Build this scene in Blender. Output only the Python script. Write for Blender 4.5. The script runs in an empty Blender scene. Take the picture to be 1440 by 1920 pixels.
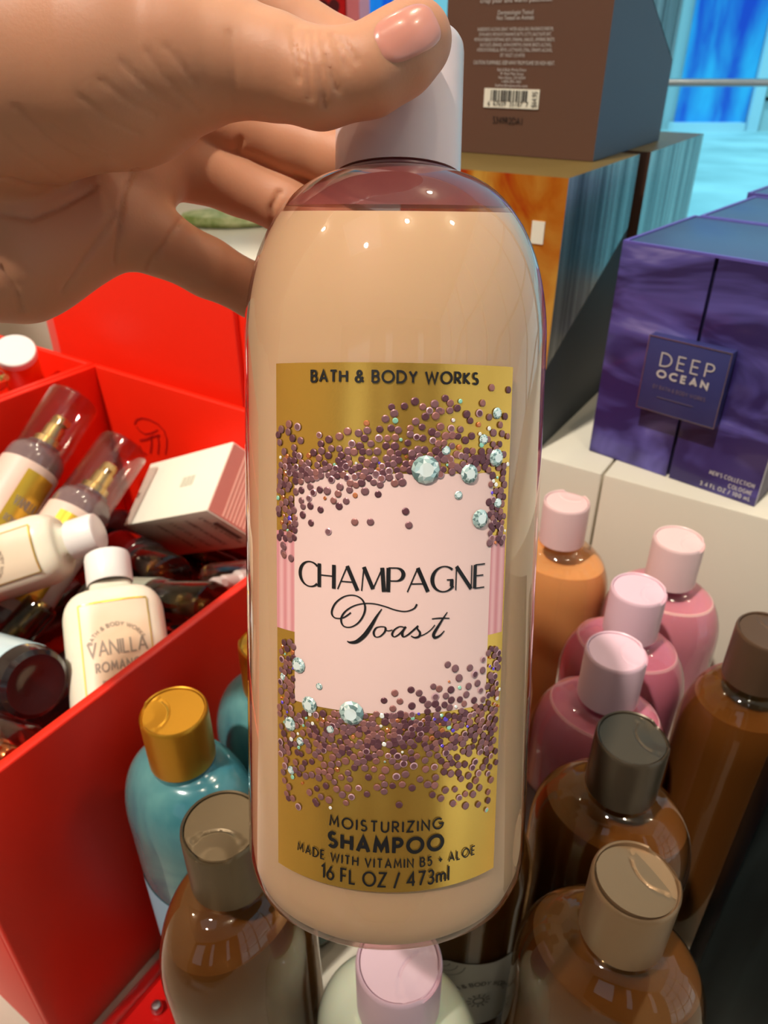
import bpy, bmesh, math, random
import numpy as np
from mathutils import Vector, Matrix

random.seed(7)
R = math.radians
S = bpy.context.scene
COL = S.collection

# ------------------------------------------------------------------ camera
CAM = Vector((0.0, 0.0, 0.43))            # table top is z = 0, floor is z = -0.9
PITCH = R(32.0)
FPX = 1400.0                              # focal length in pixels of a 1440 wide frame
FWD = Vector((0, math.cos(PITCH), -math.sin(PITCH)))
UPV = Vector((0, math.sin(PITCH), math.cos(PITCH)))
RGT = Vector((1, 0, 0))
cd = bpy.data.cameras.new('camera')
cd.sensor_fit = 'HORIZONTAL'; cd.sensor_width = 36.0; cd.lens = 36.0 * FPX / 1440.0
cd.clip_start = 0.01; cd.clip_end = 200
cd.dof.use_dof = True; cd.dof.focus_distance = 0.15; cd.dof.aperture_fstop = 45.0
cam = bpy.data.objects.new('camera', cd); COL.objects.link(cam)
cam.location = CAM
cam.rotation_euler = (math.pi / 2 - PITCH, 0, 0)
S.camera = cam

# ------------------------------------------------------------------ world, sun, lamps, exposure
W = bpy.data.worlds.new('world'); S.world = W; W.use_nodes = True
bg = W.node_tree.nodes['Background']
bg.inputs['Color'].default_value = (0.93, 0.94, 0.94, 1)
bg.inputs['Strength'].default_value = 0.75

def lamp(name, kind, loc, target, energy, color=(1, 1, 1), size=None, size_y=None, angle=None):
    l = bpy.data.lights.new(name, kind); l.energy = energy; l.color = color
    if kind == 'AREA':
        l.shape = 'RECTANGLE'; l.size = size; l.size_y = size_y or size
    if angle is not None: l.angle = angle
    o = bpy.data.objects.new(name, l); COL.objects.link(o); o.location = loc
    d = (Vector(target) - Vector(loc)).normalized()
    o.rotation_euler = d.to_track_quat('-Z', 'Y').to_euler()
    return o

SUN_TO = Vector((-0.33, -0.33, 0.88)).normalized()      # direction towards the sun
lamp('sun', 'SUN', SUN_TO * 3, (0, 0, 0), 3.4, (1.0, 0.93, 0.82), angle=R(2.2))
S.view_settings.view_transform = 'Standard'; S.view_settings.look = 'None'
S.view_settings.gamma = 1.0; S.view_settings.use_curve_mapping = False
S.view_settings.exposure = 0.0
S.cycles.transparent_max_bounces = 16
S.cycles.max_bounces = 10
S.cycles.transmission_bounces = 10
S.cycles.caustics_reflective = False
S.cycles.sample_clamp_indirect = 6.0

# ------------------------------------------------------------------ pixel helpers (1440 x 1920 photograph)
def ray(px, py):
    return RGT * ((px - 720) / FPX) + UPV * ((960 - py) / FPX) + FWD
def atd(px, py, d):                       # point at camera depth d
    return CAM + ray(px, py) * d
def atz(px, py, z):                       # point on the level z
    r = ray(px, py); return CAM + r * ((z - CAM.z) / r.z)

# ------------------------------------------------------------------ materials
def lin(c):
    c = c / 255.0
    return c / 12.92 if c <= 0.04045 else ((c + 0.055) / 1.055) ** 2.4
def rgb(r, g, b): return (lin(r), lin(g), lin(b), 1.0)

MATS = {}
def mat(name, col=(0.8, 0.8, 0.8, 1), rough=0.5, metal=0.0, coat=0.0, sss=0.0, sssr=(1, .4, .2), sssc=0.004,
        trans=0.0, ior=1.45, emit=None, emit_s=0.0, spec=0.5, aniso=0.0):
    if name in MATS: return MATS[name]
    m = bpy.data.materials.new(name); m.use_nodes = True
    b = m.node_tree.nodes['Principled BSDF']
    b.inputs['Base Color'].default_value = col
    b.inputs['Roughness'].default_value = rough
    b.inputs['Metallic'].default_value = metal
    b.inputs['Coat Weight'].default_value = coat
    b.inputs['Coat Roughness'].default_value = 0.04
    b.inputs['Subsurface Weight'].default_value = sss
    b.inputs['Subsurface Radius'].default_value = sssr
    b.inputs['Subsurface Scale'].default_value = sssc
    b.inputs['Transmission Weight'].default_value = trans
    b.inputs['IOR'].default_value = ior
    b.inputs['Specular IOR Level'].default_value = spec
    b.inputs['Anisotropic'].default_value = aniso
    if emit:
        b.inputs['Emission Color'].default_value = emit; b.inputs['Emission Strength'].default_value = emit_s
    MATS[name] = m
    return m

def nodes(m):
    return m.node_tree.nodes, m.node_tree.links, m.node_tree.nodes['Principled BSDF']

def noise_mix(m, c1, c2, scale, detail=4, dist=0.0, lo=0.35, hi=0.65, stretch=(1, 1, 1), rot=(0, 0, 0), coord='Object'):
    N, L, b = nodes(m)
    tc = N.new('ShaderNodeTexCoord'); mp = N.new('ShaderNodeMapping')
    mp.inputs['Scale'].default_value = stretch; mp.inputs['Rotation'].default_value = rot
    n = N.new('ShaderNodeTexNoise'); n.inputs['Scale'].default_value = scale; n.inputs['Detail'].default_value = detail
    n.inputs['Distortion'].default_value = dist
    r = N.new('ShaderNodeValToRGB')
    r.color_ramp.elements[0].position = lo; r.color_ramp.elements[0].color = c1
    r.color_ramp.elements[1].position = hi; r.color_ramp.elements[1].color = c2
    L.new(tc.outputs[coord], mp.inputs['Vector']); L.new(mp.outputs['Vector'], n.inputs['Vector'])
    L.new(n.outputs['Fac'], r.inputs['Fac']); L.new(r.outputs['Color'], b.inputs['Base Color'])
    return r

def bump(m, scale, strength, distance=0.0005, stretch=(1, 1, 1), detail=3):
    N, L, b = nodes(m)
    tc = N.new('ShaderNodeTexCoord'); mp = N.new('ShaderNodeMapping'); mp.inputs['Scale'].default_value = stretch
    n = N.new('ShaderNodeTexNoise'); n.inputs['Scale'].default_value = scale; n.inputs['Detail'].default_value = detail
    bp = N.new('ShaderNodeBump'); bp.inputs['Strength'].default_value = strength; bp.inputs['Distance'].default_value = distance
    L.new(tc.outputs['Object'], mp.inputs['Vector']); L.new(mp.outputs['Vector'], n.inputs['Vector'])
    L.new(n.outputs['Fac'], bp.inputs['Height']); L.new(bp.outputs['Normal'], b.inputs['Normal'])

def shell_mat(name, tint, rough=0.03, ior=1.45, gloss=1.0):
    """thin clear plastic wall: tinted see-through plus a fresnel gloss"""
    if name in MATS: return MATS[name]
    m = bpy.data.materials.new(name); m.use_nodes = True
    N = m.node_tree.nodes; L = m.node_tree.links
    N.remove(N['Principled BSDF'])
    out = N['Material Output']
    t = N.new('ShaderNodeBsdfTransparent'); t.inputs['Color'].default_value = tint
    g = N.new('ShaderNodeBsdfGlossy'); g.inputs['Roughness'].default_value = rough
    g.inputs['Color'].default_value = (gloss, gloss, gloss, 1)
    lw = N.new('ShaderNodeLayerWeight'); lw.inputs['Blend'].default_value = 0.5
    f0 = ((ior - 1) / (ior + 1)) ** 2
    pw = N.new('ShaderNodeMath'); pw.operation = 'POWER'; pw.inputs[1].default_value = 4.0
    f = N.new('ShaderNodeMath'); f.operation = 'MULTIPLY_ADD'; f.inputs[1].default_value = 1 - f0; f.inputs[2].default_value = f0
    L.new(lw.outputs['Facing'], pw.inputs[0]); L.new(pw.outputs[0], f.inputs[0])
    mx = N.new('ShaderNodeMixShader')
    L.new(f.outputs[0], mx.inputs['Fac']); L.new(t.outputs[0], mx.inputs[1]); L.new(g.outputs[0], mx.inputs[2])
    L.new(mx.outputs[0], out.inputs['Surface'])
    MATS[name] = m
    return m

# ------------------------------------------------------------------ mesh helpers
class MB:
    def __init__(self): self.v = []; self.f = []; self.m = []
    def add(self, verts, faces, mi=0):
        o = len(self.v)
        self.v += [tuple(x) for x in verts]
        self.f += [tuple(i + o for i in f) for f in faces]
        self.m += [mi] * len(faces)
        return self
    def box(self, x0, x1, y0, y1, z0, z1, mi=0):
        v = [(x0, y0, z0), (x1, y0, z0), (x1, y1, z0), (x0, y1, z0), (x0, y0, z1), (x1, y0, z1), (x1, y1, z1), (x0, y1, z1)]
        f = [(0, 3, 2, 1), (4, 5, 6, 7), (0, 1, 5, 4), (1, 2, 6, 5), (2, 3, 7, 6), (3, 0, 4, 7)]
        return self.add(v, f, mi)
    def lathe(self, prof, n=48, sx=1.0, sy=1.0, mi=0, cx=0.0, cy=0.0, fn=None):
        """prof: (r, z) from bottom to top (outward normals); r = 0 closes a pole"""
        rings = []
        v = []; f = []
        for (r, z) in prof:
            if r <= 1e-9:
                rings.append([len(v)]); v.append((cx, cy, z))
            else:
                ids = []
                for k in range(n):
                    a = 2 * math.pi * k / n
                    x, y, zz = cx + r * sx * math.cos(a), cy + r * sy * math.sin(a), z
                    if fn: x, y, zz = fn(x, y, zz, a, r)
                    ids.append(len(v)); v.append((x, y, zz))
                rings.append(ids)
        for A, B in zip(rings, rings[1:]):
            if len(A) == 1 and len(B) == 1: continue
            if len(A) == 1:
                for k in range(n): f.append((A[0], B[(k + 1) % n], B[k]))
            elif len(B) == 1:
                for k in range(n): f.append((A[k], A[(k + 1) % n], B[0]))
            else:
                for k in range(n): f.append((A[k], A[(k + 1) % n], B[(k + 1) % n], B[k]))
        return self.add(v, f, mi)
    def xform(self, M):
        self.v = [tuple(M @ Vector(p)) for p in self.v]; return self
    def mesh(self, name, mats, smooth=True, angle=35):
        me = bpy.data.meshes.new(name)
        me.from_pydata(self.v, [], self.f)
        for m in (mats if isinstance(mats, (list, tuple)) else [mats]): me.materials.append(m)
        me.polygons.foreach_set('material_index', self.m)
        if smooth:
            me.polygons.foreach_set('use_smooth', [True] * len(me.polygons))
            me.set_sharp_from_angle(angle=R(angle))
        me.update()
        return me
    def build(self, name, mats, parent=None, smooth=True, angle=35):
        return link(name, self.mesh(name, mats, smooth, angle), parent)

def link(name, me, parent=None, M=None):
    o = bpy.data.objects.new(name, me); COL.objects.link(o)
    if parent is not None: o.parent = parent
    if M is not None: o.matrix_local = M
    return o
def tag(o, label=None, cat=None, group=None, kind=None):
    if label: o['label'] = label
    if cat: o['category'] = cat
    if group: o['group'] = group
    if kind: o['kind'] = kind
    return o
def thing(name, label, cat, loc=(0, 0, 0), rz=0.0, group=None, M=None):
    o = bpy.data.objects.new(name, None); COL.objects.link(o)
    o.empty_display_size = 0.02
    if M is not None: o.matrix_world = M
    else: o.location = loc; o.rotation_euler = (0, 0, rz)
    return tag(o, label, cat, group)

def rbox(x0, x1, y0, y1, z0, z1, bev=0.001, seg=2):
    """box with rounded edges as an MB"""
    bm = bmesh.new()
    bmesh.ops.create_cube(bm, size=1.0)
    for v in bm.verts:
        v.co.x = x0 + (v.co.x + .5) * (x1 - x0); v.co.y = y0 + (v.co.y + .5) * (y1 - y0); v.co.z = z0 + (v.co.z + .5) * (z1 - z0)
    bmesh.ops.bevel(bm, geom=bm.edges[:], offset=bev, segments=seg, affect='EDGES', profile=0.5)
    bm.verts.index_update()
    mb = MB(); mb.add([v.co[:] for v in bm.verts], [[v.index for v in f.verts] for f in bm.faces])
    bm.free()
    return mb

def axis_matrix(P, T, face):
    """local z from P to T, local -y turned towards the direction 'face'"""
    z = (Vector(T) - Vector(P)).normalized()
    y = -(Vector(face) - z * Vector(face).dot(z)).normalized()
    x = y.cross(z)
    M = Matrix(((x.x, y.x, z.x, P[0]), (x.y, y.y, z.y, P[1]), (x.z, y.z, z.z, P[2]), (0, 0, 0, 1)))
    return M

# ------------------------------------------------------------------ stroke lettering
def arc(cx, cy, rx, ry, a0, a1, n=14):
    return [(cx + rx * math.cos(R(a0 + (a1 - a0) * i / n)), cy + ry * math.sin(R(a0 + (a1 - a0) * i / n))) for i in range(n + 1)]
def mono():
    G = {}
    G['A'] = (.74, [[(0, 0), (.37, 1), (.74, 0)], [(.13, .33), (.61, .33)]])
    G['B'] = (.56, [[(0, 0), (0, 1), (.28, 1)] + arc(.28, .77, .22, .23, 90, -90) + [(0, .54)], [(.28, .54)] + arc(.29, .27, .27, .27, 90, -90) + [(0, 0)]])
    G['C'] = (.82, [arc(.5, .5, .5, .5, 48, 312, 24)])
    G['D'] = (.74, [[(.24, 0), (0, 0), (0, 1), (.24, 1)] + arc(.24, .5, .5, .5, 90, -90, 20)])
    G['E'] = (.5, [[(.5, 1), (0, 1), (0, 0), (.5, 0)], [(0, .52), (.44, .52)]])
    G['F'] = (.46, [[(.46, 1), (0, 1), (0, 0)], [(0, .5), (.42, .5)]])
    G['G'] = (.94, [arc(.5, .5, .5, .5, 48, 360, 26) + [(.56, .5)]])
    G['H'] = (.66, [[(0, 0), (0, 1)], [(.66, 0), (.66, 1)], [(0, .52), (.66, .52)]])
    G['I'] = (.0, [[(0, 0), (0, 1)]])
    G['J'] = (.34, [[(.34, 1), (.34, .25)] + arc(.14, .22, .2, .22, 0, -110, 8)])
    G['K'] = (.58, [[(0, 0), (0, 1)], [(.54, 1), (.04, .5), (.58, 0)]])
    G['L'] = (.44, [[(0, 1), (0, 0), (.44, 0)]])
    G['M'] = (.86, [[(0, 0), (.1, 1), (.43, .25), (.76, 1), (.86, 0)]])
    G['N'] = (.7, [[(0, 0), (0, 1), (.7, 0), (.7, 1)]])
    G['O'] = (1.0, [arc(.5, .5, .5, .5, 90, 450, 30)])
    G['P'] = (.52, [[(0, 0), (0, 1), (.26, 1)] + arc(.26, .74, .26, .26, 90, -90) + [(0, .48)]])
    G['Q'] = (1.0, [arc(.5, .5, .5, .5, 90, 450, 30), [(.6, .3), (.95, -.02)]])
    G['R'] = (.56, [[(0, 0), (0, 1), (.26, 1)] + arc(.26, .74, .26, .26, 90, -90) + [(0, .48)], [(.2, .48), (.56, 0)]])
    G['S'] = (.54, [arc(.27, .745, .225, .255, 38, 262, 14) + arc(.27, .25, .26, .25, 82, -148, 16)])
    G['T'] = (.6, [[(0, 1), (.6, 1)], [(.3, 1), (.3, 0)]])
    G['U'] = (.64, [[(0, 1), (0, .32)] + arc(.32, .32, .32, .32, 180, 360, 14) + [(.64, 1)]])
    G['V'] = (.72, [[(0, 1), (.36, 0), (.72, 1)]])
    G['W'] = (1.1, [[(0, 1), (.27, 0), (.55, .9), (.83, 0), (1.1, 1)]])
    G['X'] = (.62, [[(0, 0), (.62, 1)], [(0, 1), (.62, 0)]])
    G['Y'] = (.64, [[(0, 1), (.32, .5), (.64, 1)], [(.32, .5), (.32, 0)]])
    G['Z'] = (.6, [[(0, 1), (.6, 1), (0, 0), (.6, 0)]])
    G['&'] = (.7, [[(.7, 0), (.2, .62)] + arc(.33, .79, .18, .2, 215, -30, 12) + [(.12, .42)] + arc(.25, .25, .25, .25, 140, 300, 10) + [(.66, .46)]])
    G['/'] = (.4, [[(0, -.12), (.4, 1.05)]])
    G['+'] = (.5, [[(.25, .2), (.25, .7)], [(0, .45), (.5, .45)]])
    G['.'] = (.06, [[(0, 0), (.06, 0)]]); G[','] = (.06, [[(.05, .04), (0, -.14)]]); G["'"] = (.04, [[(0, 1), (0, .75)]])
    G[':'] = (.06, [[(0, 0), (.06, 0)], [(0, .6), (.06, .6)]]); G['-'] = (.3, [[(0, .45), (.3, .45)]])
    G['$'] = (.54, G['S'][1] + [[(.27, -.1), (.27, 1.1)]])
    G['0'] = (.6, [arc(.3, .5, .3, .5, 90, 450, 24)])
    G['1'] = (.2, [[(0, .8), (.2, 1), (.2, 0)]])
    G['2'] = (.52, [arc(.26, .72, .25, .28, 165, -35, 12) + [(0, 0), (.52, 0)]])
    G['3'] = (.5, [arc(.24, .75, .22, .25, 150, -90, 12) + arc(.24, .25, .25, .25, 90, -150, 14)])
    G['4'] = (.62, [[(.46, 0), (.46, 1), (0, .28), (.62, .28)]])
    G['5'] = (.52, [[(.46, 1), (.1, 1), (.05, .58)] + arc(.25, .32, .27, .32, 115, -140, 14)])
    G['6'] = (.56, [[(.42, 1), (.06, .45)], arc(.28, .29, .28, .29, 90, 450, 20)])
    G['7'] = (.54, [[(0, 1), (.54, 1), (.16, 0)]])
    G['8'] = (.54, [arc(.27, .76, .22, .24, 90, 450, 18), arc(.27, .26, .27, .26, 90, 450, 18)])
    G['9'] = (.56, [[(.14, 0), (.5, .55)], arc(.28, .71, .28, .29, 90, 450, 20)])
    G['m'] = (.76, [[(0, 0), (0, .62)], [(0, .4)] + arc(.19, .43, .19, .19, 180, 0, 10) + [(.38, 0)], [(.38, .4)] + arc(.57, .43, .19, .19, 180, 0, 10) + [(.76, 0)]])
    G['l'] = (.0, [[(0, 0), (0, 1.08)]])
    return G
MONO = mono()
TH, TN = 1.0, 0.32       # thick and thin strokes of the display face
def display():
    G = {}
    def cw(pts):          # round letters: thick at the sides, thin at top and bottom
        return [(x, y, TN + (TH - TN) * min(1.0, abs(x - .5) / .5) ** 2) for (x, y) in pts]
    G['C'] = (.78, [cw(arc(.5, .5, .5, .53, 45, 315, 28))])
    G['H'] = (.66, [[(0, 0, TH), (0, 1, TH)], [(.66, 0, TH), (.66, 1, TH)], [(0, .52, TN), (.66, .52, TN)]])
    G['A'] = (.84, [[(0, 0, TN), (.4, 1, TN)], [(.4, 1, TH), (.84, 0, TH)], [(.13, .34, TN), (.66, .34, TN)]])
    G['M'] = (.9, [[(0, 0, TN), (.08, 1, TN)], [(.08, 1, TH), (.46, .1, TH)], [(.46, .1, TN), (.83, 1, TN)], [(.82, 1, TH), (.9, 0, TH)]])
    G['P'] = (.6, [[(0, 0, TH), (0, 1, TH)], [(0, 1, TN), (.26, 1, TN)] + [(x, y, TN + (TH - TN) * max(0, (x - .3) / .3) ** 1.5) for (x, y) in arc(.3, .73, .3, .27, 90, -90, 18)] + [(0, .46, TN)]])
    G['G'] = (.86, [cw(arc(.5, .5, .5, .53, 45, 325, 28)), [(.84, .18, TH), (.84, .46, TH)], [(.62, .46, TN), (.9, .46, TN)]])
    G['N'] = (.72, [[(0, 0, TN), (0, 1, TN)], [(0, 1, TH), (.72, 0, TH)], [(.72, 0, TN), (.72, 1, TN)]])
    G['E'] = (.5, [[(0, 0, TH), (0, 1, TH)], [(0, 1, TN), (.5, 1, TN)], [(0, .53, TN), (.43, .53, TN)], [(0, 0, TN), (.5, 0, TN)]])
    return G
DISP = display()

def layout(text, font, track=0.22, space=0.45):
    """list of strokes [(x, y, w)] for a line of unit-high text, and its width"""
    x = 0; out = []
    for ch in text:
        if ch == ' ':
            x += space; continue
        w, strokes = font.get(ch) or font[ch.upper()]
        for s in strokes: out.append([(p[0] + x, p[1], p[2] if len(p) > 2 else 1.0) for p in s])
        x += w + track
    return out, x - track

def ribbon(mb, pts, width, mi=0, maxlen=None, put=None, cap=True):
    """flat stroke along 2-D points (x, y, w); put maps (x, y) to 3-D"""
    P = [np.array(p[:2], float) for p in pts]; Wd = [p[2] if len(p) > 2 else 1.0 for p in pts]
    if maxlen:
        Q, V = [P[0]], [Wd[0]]
        for a, b, wa, wb in zip(P, P[1:], Wd, Wd[1:]):
            n = max(1, int(np.linalg.norm(b - a) / maxlen + .5))
            for i in range(1, n + 1): Q.append(a + (b - a) * i / n); V.append(wa + (wb - wa) * i / n)
        P, Wd = Q, V
    n = len(P); closed = n > 3 and np.linalg.norm(P[0] - P[-1]) < 1e-6
    D = []
    for a, b in zip(P, P[1:]):
        d = b - a; l = np.linalg.norm(d); D.append(d / l if l > 1e-12 else np.array([1.0, 0]))
    L_, R_ = [], []
    for i in range(n):
        d0 = D[i - 1] if i > 0 else (D[-1] if closed else D[0])
        d1 = D[i] if i < n - 1 else (D[0] if closed else D[-1])
        n0 = np.array([-d0[1], d0[0]]); n1 = np.array([-d1[1], d1[0]])
        m = n0 + n1; l = np.linalg.norm(m)
        m = n0 if l < 1e-6 else m / l
        k = 1.0 / max(0.45, float(m @ n0))
        e = np.zeros(2)
        if cap and not closed:
            if i == 0: e = -d1 * width * 0.0
        h = width * Wd[i] * 0.5 * k
        L_.append(P[i] + m * h + e); R_.append(P[i] - m * h + e)
    v = [put(*p) for p in L_] + [put(*p) for p in R_]
    f = [(i, n + i, n + i + 1, i + 1) for i in range(n - 1)]
    mb.add(v, f, mi)

def text_strokes(mb, text, font, x0, x1, y, h, width, put, mi=0, track=0.22, space=0.45, fit=True, maxlen=0.0015):
    st, w = layout(text, font, track, space)
    sx = (x1 - x0) / w if fit else h
    off = x0 if fit else (x0 + x1) / 2 - w * h / 2
    for s in st:
        ribbon(mb, [(off + p[0] * sx, y + p[1] * h, p[2]) for p in s], width, mi, maxlen, put)

_fontcache = {}
def type_mesh(text, size):
    """the built-in font as flat triangles: verts (x, y), faces, width"""
    c = bpy.data.curves.new('t', 'FONT'); c.body = text; c.size = size; c.resolution_u = 2
    o = bpy.data.objects.new('t', c); COL.objects.link(o)
    dg = bpy.context.evaluated_depsgraph_get(); dg.update()
    me = o.evaluated_get(dg).to_mesh()
    v = [(p.co.x, p.co.y) for p in me.vertices]; f = [tuple(p.vertices) for p in me.polygons]
    o.evaluated_get(dg).to_mesh_clear()
    bpy.data.objects.remove(o); bpy.data.curves.remove(c)
    xs = [p[0] for p in v] or [0]
    return v, f, min(xs), max(xs)
def type_line(mb, text, xc, y, width, size, put, mi=0, align='c'):
    v, f, a, b = type_mesh(text, size)
    k = width / (b - a) if width else 1.0
    if align == 'c': v = [((x - (a + b) / 2) * k + xc, yy + y) for x, yy in v]
    elif align == 'l': v = [((x - a) * k + xc, yy + y) for x, yy in v]
    else: v = [((x - b) * k + xc, yy + y) for x, yy in v]
    mb.add([put(*p) for p in v], f, mi)
# ------------------------------------------------------------------ shared colours
M_white = mat('white laminate', rgb(208, 199, 182), 0.35)
M_black = mat('black ink', rgb(22, 18, 20), 0.5)
M_silverink = mat('silver ink', rgb(214, 210, 206), 0.35, 0.3)
M_cream = mat('cream paper', rgb(236, 230, 212), 0.5)
M_chrome = mat('brushed steel', rgb(200, 203, 206), 0.28, 1.0)

# ------------------------------------------------------------------ the shop: floor, walls, ceiling, windows
m_floor = mat('floor tile', rgb(190, 182, 170), 0.35); noise_mix(m_floor, rgb(182, 174, 162), rgb(204, 197, 186), 3.0)
tag(MB().box(-3, 2.2, -3.0, 2.0, -0.95, -0.9).build('floor', m_floor, smooth=False), kind='structure')
m_wall = mat('warm wall paint', rgb(226, 205, 178), 0.7)
tag(MB().box(-3.1, -3.0, -3.0, 2.1, -0.9, 2.6).build('wall_left', m_wall, smooth=False), kind='structure')
tag(MB().box(-3.0, -0.5, 2.0, 2.1, -0.9, 2.6).build('wall_back', m_wall, smooth=False), kind='structure')
m_wal = mat('dark walnut wall', rgb(92, 70, 54), 0.6)
wf = MB().box(-3.0, 2.2, -3.1, -3.0, -0.9, 0.2).box(-3.0, 2.2, -3.1, -3.0, 2.3, 2.6)  # unseen wall behind the camera, added to cut ambient light
for a, b in ((-3.0, -2.5), (-1.2, -0.45), (-0.15, 1.0), (1.3, 2.2)): wf.box(a, b, -3.1, -3.0, 0.2, 2.3)
tag(wf.build('wall_front', m_wal, smooth=False), kind='structure')
m_ceil = mat('ceiling paint', rgb(238, 232, 222), 0.8)
tag(MB().box(-3.0, 2.2, 0.1, 2.1, 2.6, 2.7).box(-3.0, 2.2, -3.1, -0.82, 2.6, 2.7).box(-3.0, -1.4, -0.82, 0.1, 2.6, 2.7).box(-0.4, 2.2, -0.82, 0.1, 2.6, 2.7).build('ceiling', m_ceil, smooth=False), kind='structure')  # unseen opening shaped to admit the sun and shade the foreground

m_glass_b = shell_mat('blue tinted pane', (0.46, 0.84, 0.97, 1), 0.0, 1.12)
m_glass_r = shell_mat('clear pane', (0.86, 0.95, 1.0, 1), 0.0, 1.2)
m_frame = mat('white window frame', rgb(228, 230, 236), 0.4)

w1 = tag(bpy.data.objects.new('window_1', None), kind='structure'); COL.objects.link(w1)
MB().box(-0.44, 2.14, 2.045, 2.05, -0.84, 2.54).build('pane', m_glass_b, w1, smooth=False)
fr = MB().box(-0.5, -0.44, 2.0, 2.1, -0.9, 2.6).box(2.14, 2.2, 2.0, 2.1, -0.9, 2.6).box(-0.44, 2.14, 2.0, 2.1, -0.9, -0.84).box(-0.44, 2.14, 2.0, 2.1, 2.54, 2.6).box(0.30, 0.34, 2.02, 2.08, -0.84, 2.54)
fr.build('frame', m_frame, w1, smooth=False)
zr = atd(1345, 155, 1.70).z
rl = MB(); rl.lathe([(0, -1.29), (0.008, -1.29), (0.008, 1.29), (0, 1.29)], 20)
rl.xform(Matrix.Translation((0.85, 1.965, zr)) @ Matrix.Rotation(R(90), 4, 'Y')).build('rail', M_chrome, w1)

w2 = tag(bpy.data.objects.new('window_2', None), kind='structure'); COL.objects.link(w2)
MB().box(2.24, 2.245, -3.0, 2.0, -0.9, 2.6).build('pane', m_glass_r, w2, smooth=False)
g = MB()
for yy in (-3.0, -2.2, -1.4, -0.6, 0.2, 1.0, 1.96): g.box(2.2, 2.28, yy, yy + 0.05, -0.9, 2.6)
for zz in (-0.9, -0.1, 0.7, 1.5, 2.55): g.box(2.2, 2.28, -3.0, 2.0, zz, zz + 0.05)
g.build('frame', m_frame, w2, smooth=False)

w3 = tag(bpy.data.objects.new('added_window_3', None), kind='structure'); COL.objects.link(w3)  # unseen windows added for bright streaks on the gold label
for a, b in ((-2.5, -1.2), (-0.45, -0.15), (1.0, 1.3)):
    MB().box(a, b, -3.06, -3.055, 0.2, 2.3).build('pane', m_glass_r, w3, smooth=False)

# ------------------------------------------------------------------ street outside
m_pave = mat('pale paving', rgb(206, 214, 214), 0.8)
r_ = noise_mix(m_pave, rgb(190, 198, 198), rgb(226, 230, 228), 0.9, 3)
tag(MB().box(-30, 40, 2.1, 60, -1.0, -0.95).box(2.3, 40, -30, 2.1, -1.0, -0.95).box(-30, 2.3, -30, -3.1, -1.0, -0.95).build('pavement', m_pave, smooth=False), kind='structure')
m_conc = mat('pale concrete', rgb(214, 210, 208), 0.8)
m_bluegl = mat('blue shop glass', rgb(40, 120, 235), 0.25, 0.0, spec=0.8)
noise_mix(m_bluegl, rgb(16, 70, 200), rgb(70, 190, 240), 1.2, 5, 0.6, 0.38, 0.66, (1.6, 1, 0.35))
m_dkgl = mat('dark door glass', rgb(70, 84, 100), 0.12)
FY = 15.9
def fx(px, t=14.2): return (px - 720) / FPX * t
sf = thing('shopfront', 'pale shopfront with blue glass across the street, seen through the tinted window', 'building', (0, 0, 0))
MB().box(-8, 5.2, FY, FY + 1, -0.95, 5).box(5.2, 14, FY + .12, FY + 1, -0.95, 5).build('wall', m_conc, sf, smooth=False)
MB().box(fx(1262), fx(1394), FY, FY + .05, -0.86, 4).build('glass_panel', m_bluegl, sf, smooth=False)
MB().box(fx(620), fx(672), FY - .06, FY - .02, -0.3, 4).box(fx(684), fx(735), FY - .06, FY - .02, 0.3, 4).build('glass_panel', m_bluegl, sf, smooth=False)
MB().box(fx(1252), fx(1385), FY - .25, FY + .02, -0.949, -0.80).build('sill', m_frame, sf, smooth=False)
MB().box(fx(1396), fx(1416), FY - .1, FY + .1, -0.95, 4).build('column', m_frame, sf, smooth=False)
d_ = MB().box(fx(1416), fx(1530), FY - .02, FY + .08, -0.95, 4).build('door', m_conc, sf, smooth=False)
MB().box(fx(1426), fx(1520), FY - .05, FY - .03, -0.38, 3).build('door_glass', m_dkgl, d_, smooth=False)
e_ = MB().box(fx(1420), fx(1428), FY - .08, FY - .02, -0.44, 3).box(fx(1420), fx(1520), FY - .08, FY - .02, -0.44, -0.38)
e_.build('door_trim', M_white, d_, smooth=False)

# ------------------------------------------------------------------ ceiling spot lamps
m_lamp = mat('lit lamp', (1, 1, 1, 1), 0.5, emit=(1.0, 0.88, 0.7, 1), emit_s=90.0)
names = ['over the red bins', 'over the gift boxes', 'over the held bottle', 'nearest the back wall', 'nearest the right window']
for i, (x, y) in enumerate([(-2.0, 0.5), (0.7, 0.9), (0.25, -0.2), (-0.3, 1.5), (1.4, 0.2)]):
    t = thing('ceiling_spotlight', 'small round ceiling spotlight ' + names[i], 'lamp', (x, y, 2.5995), 0, 'ceiling spotlights')
    MB().lathe([(0.0, -0.012), (0.05, -0.012)], 32).build('bulb', m_lamp, t)
    pl_ = bpy.data.lights.new('bulb_light', 'POINT'); pl_.energy = 11; pl_.color = (1.0, 0.84, 0.62); pl_.shadow_soft_size = 0.05
    po = bpy.data.objects.new('bulb_light', pl_); COL.objects.link(po); po.parent = t; po.location = (0, 0, -0.08)
    MB().lathe([(0.05, -0.02), (0.065, -0.02), (0.07, 0.0)], 32).build('trim_ring', m_frame, t)

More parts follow.
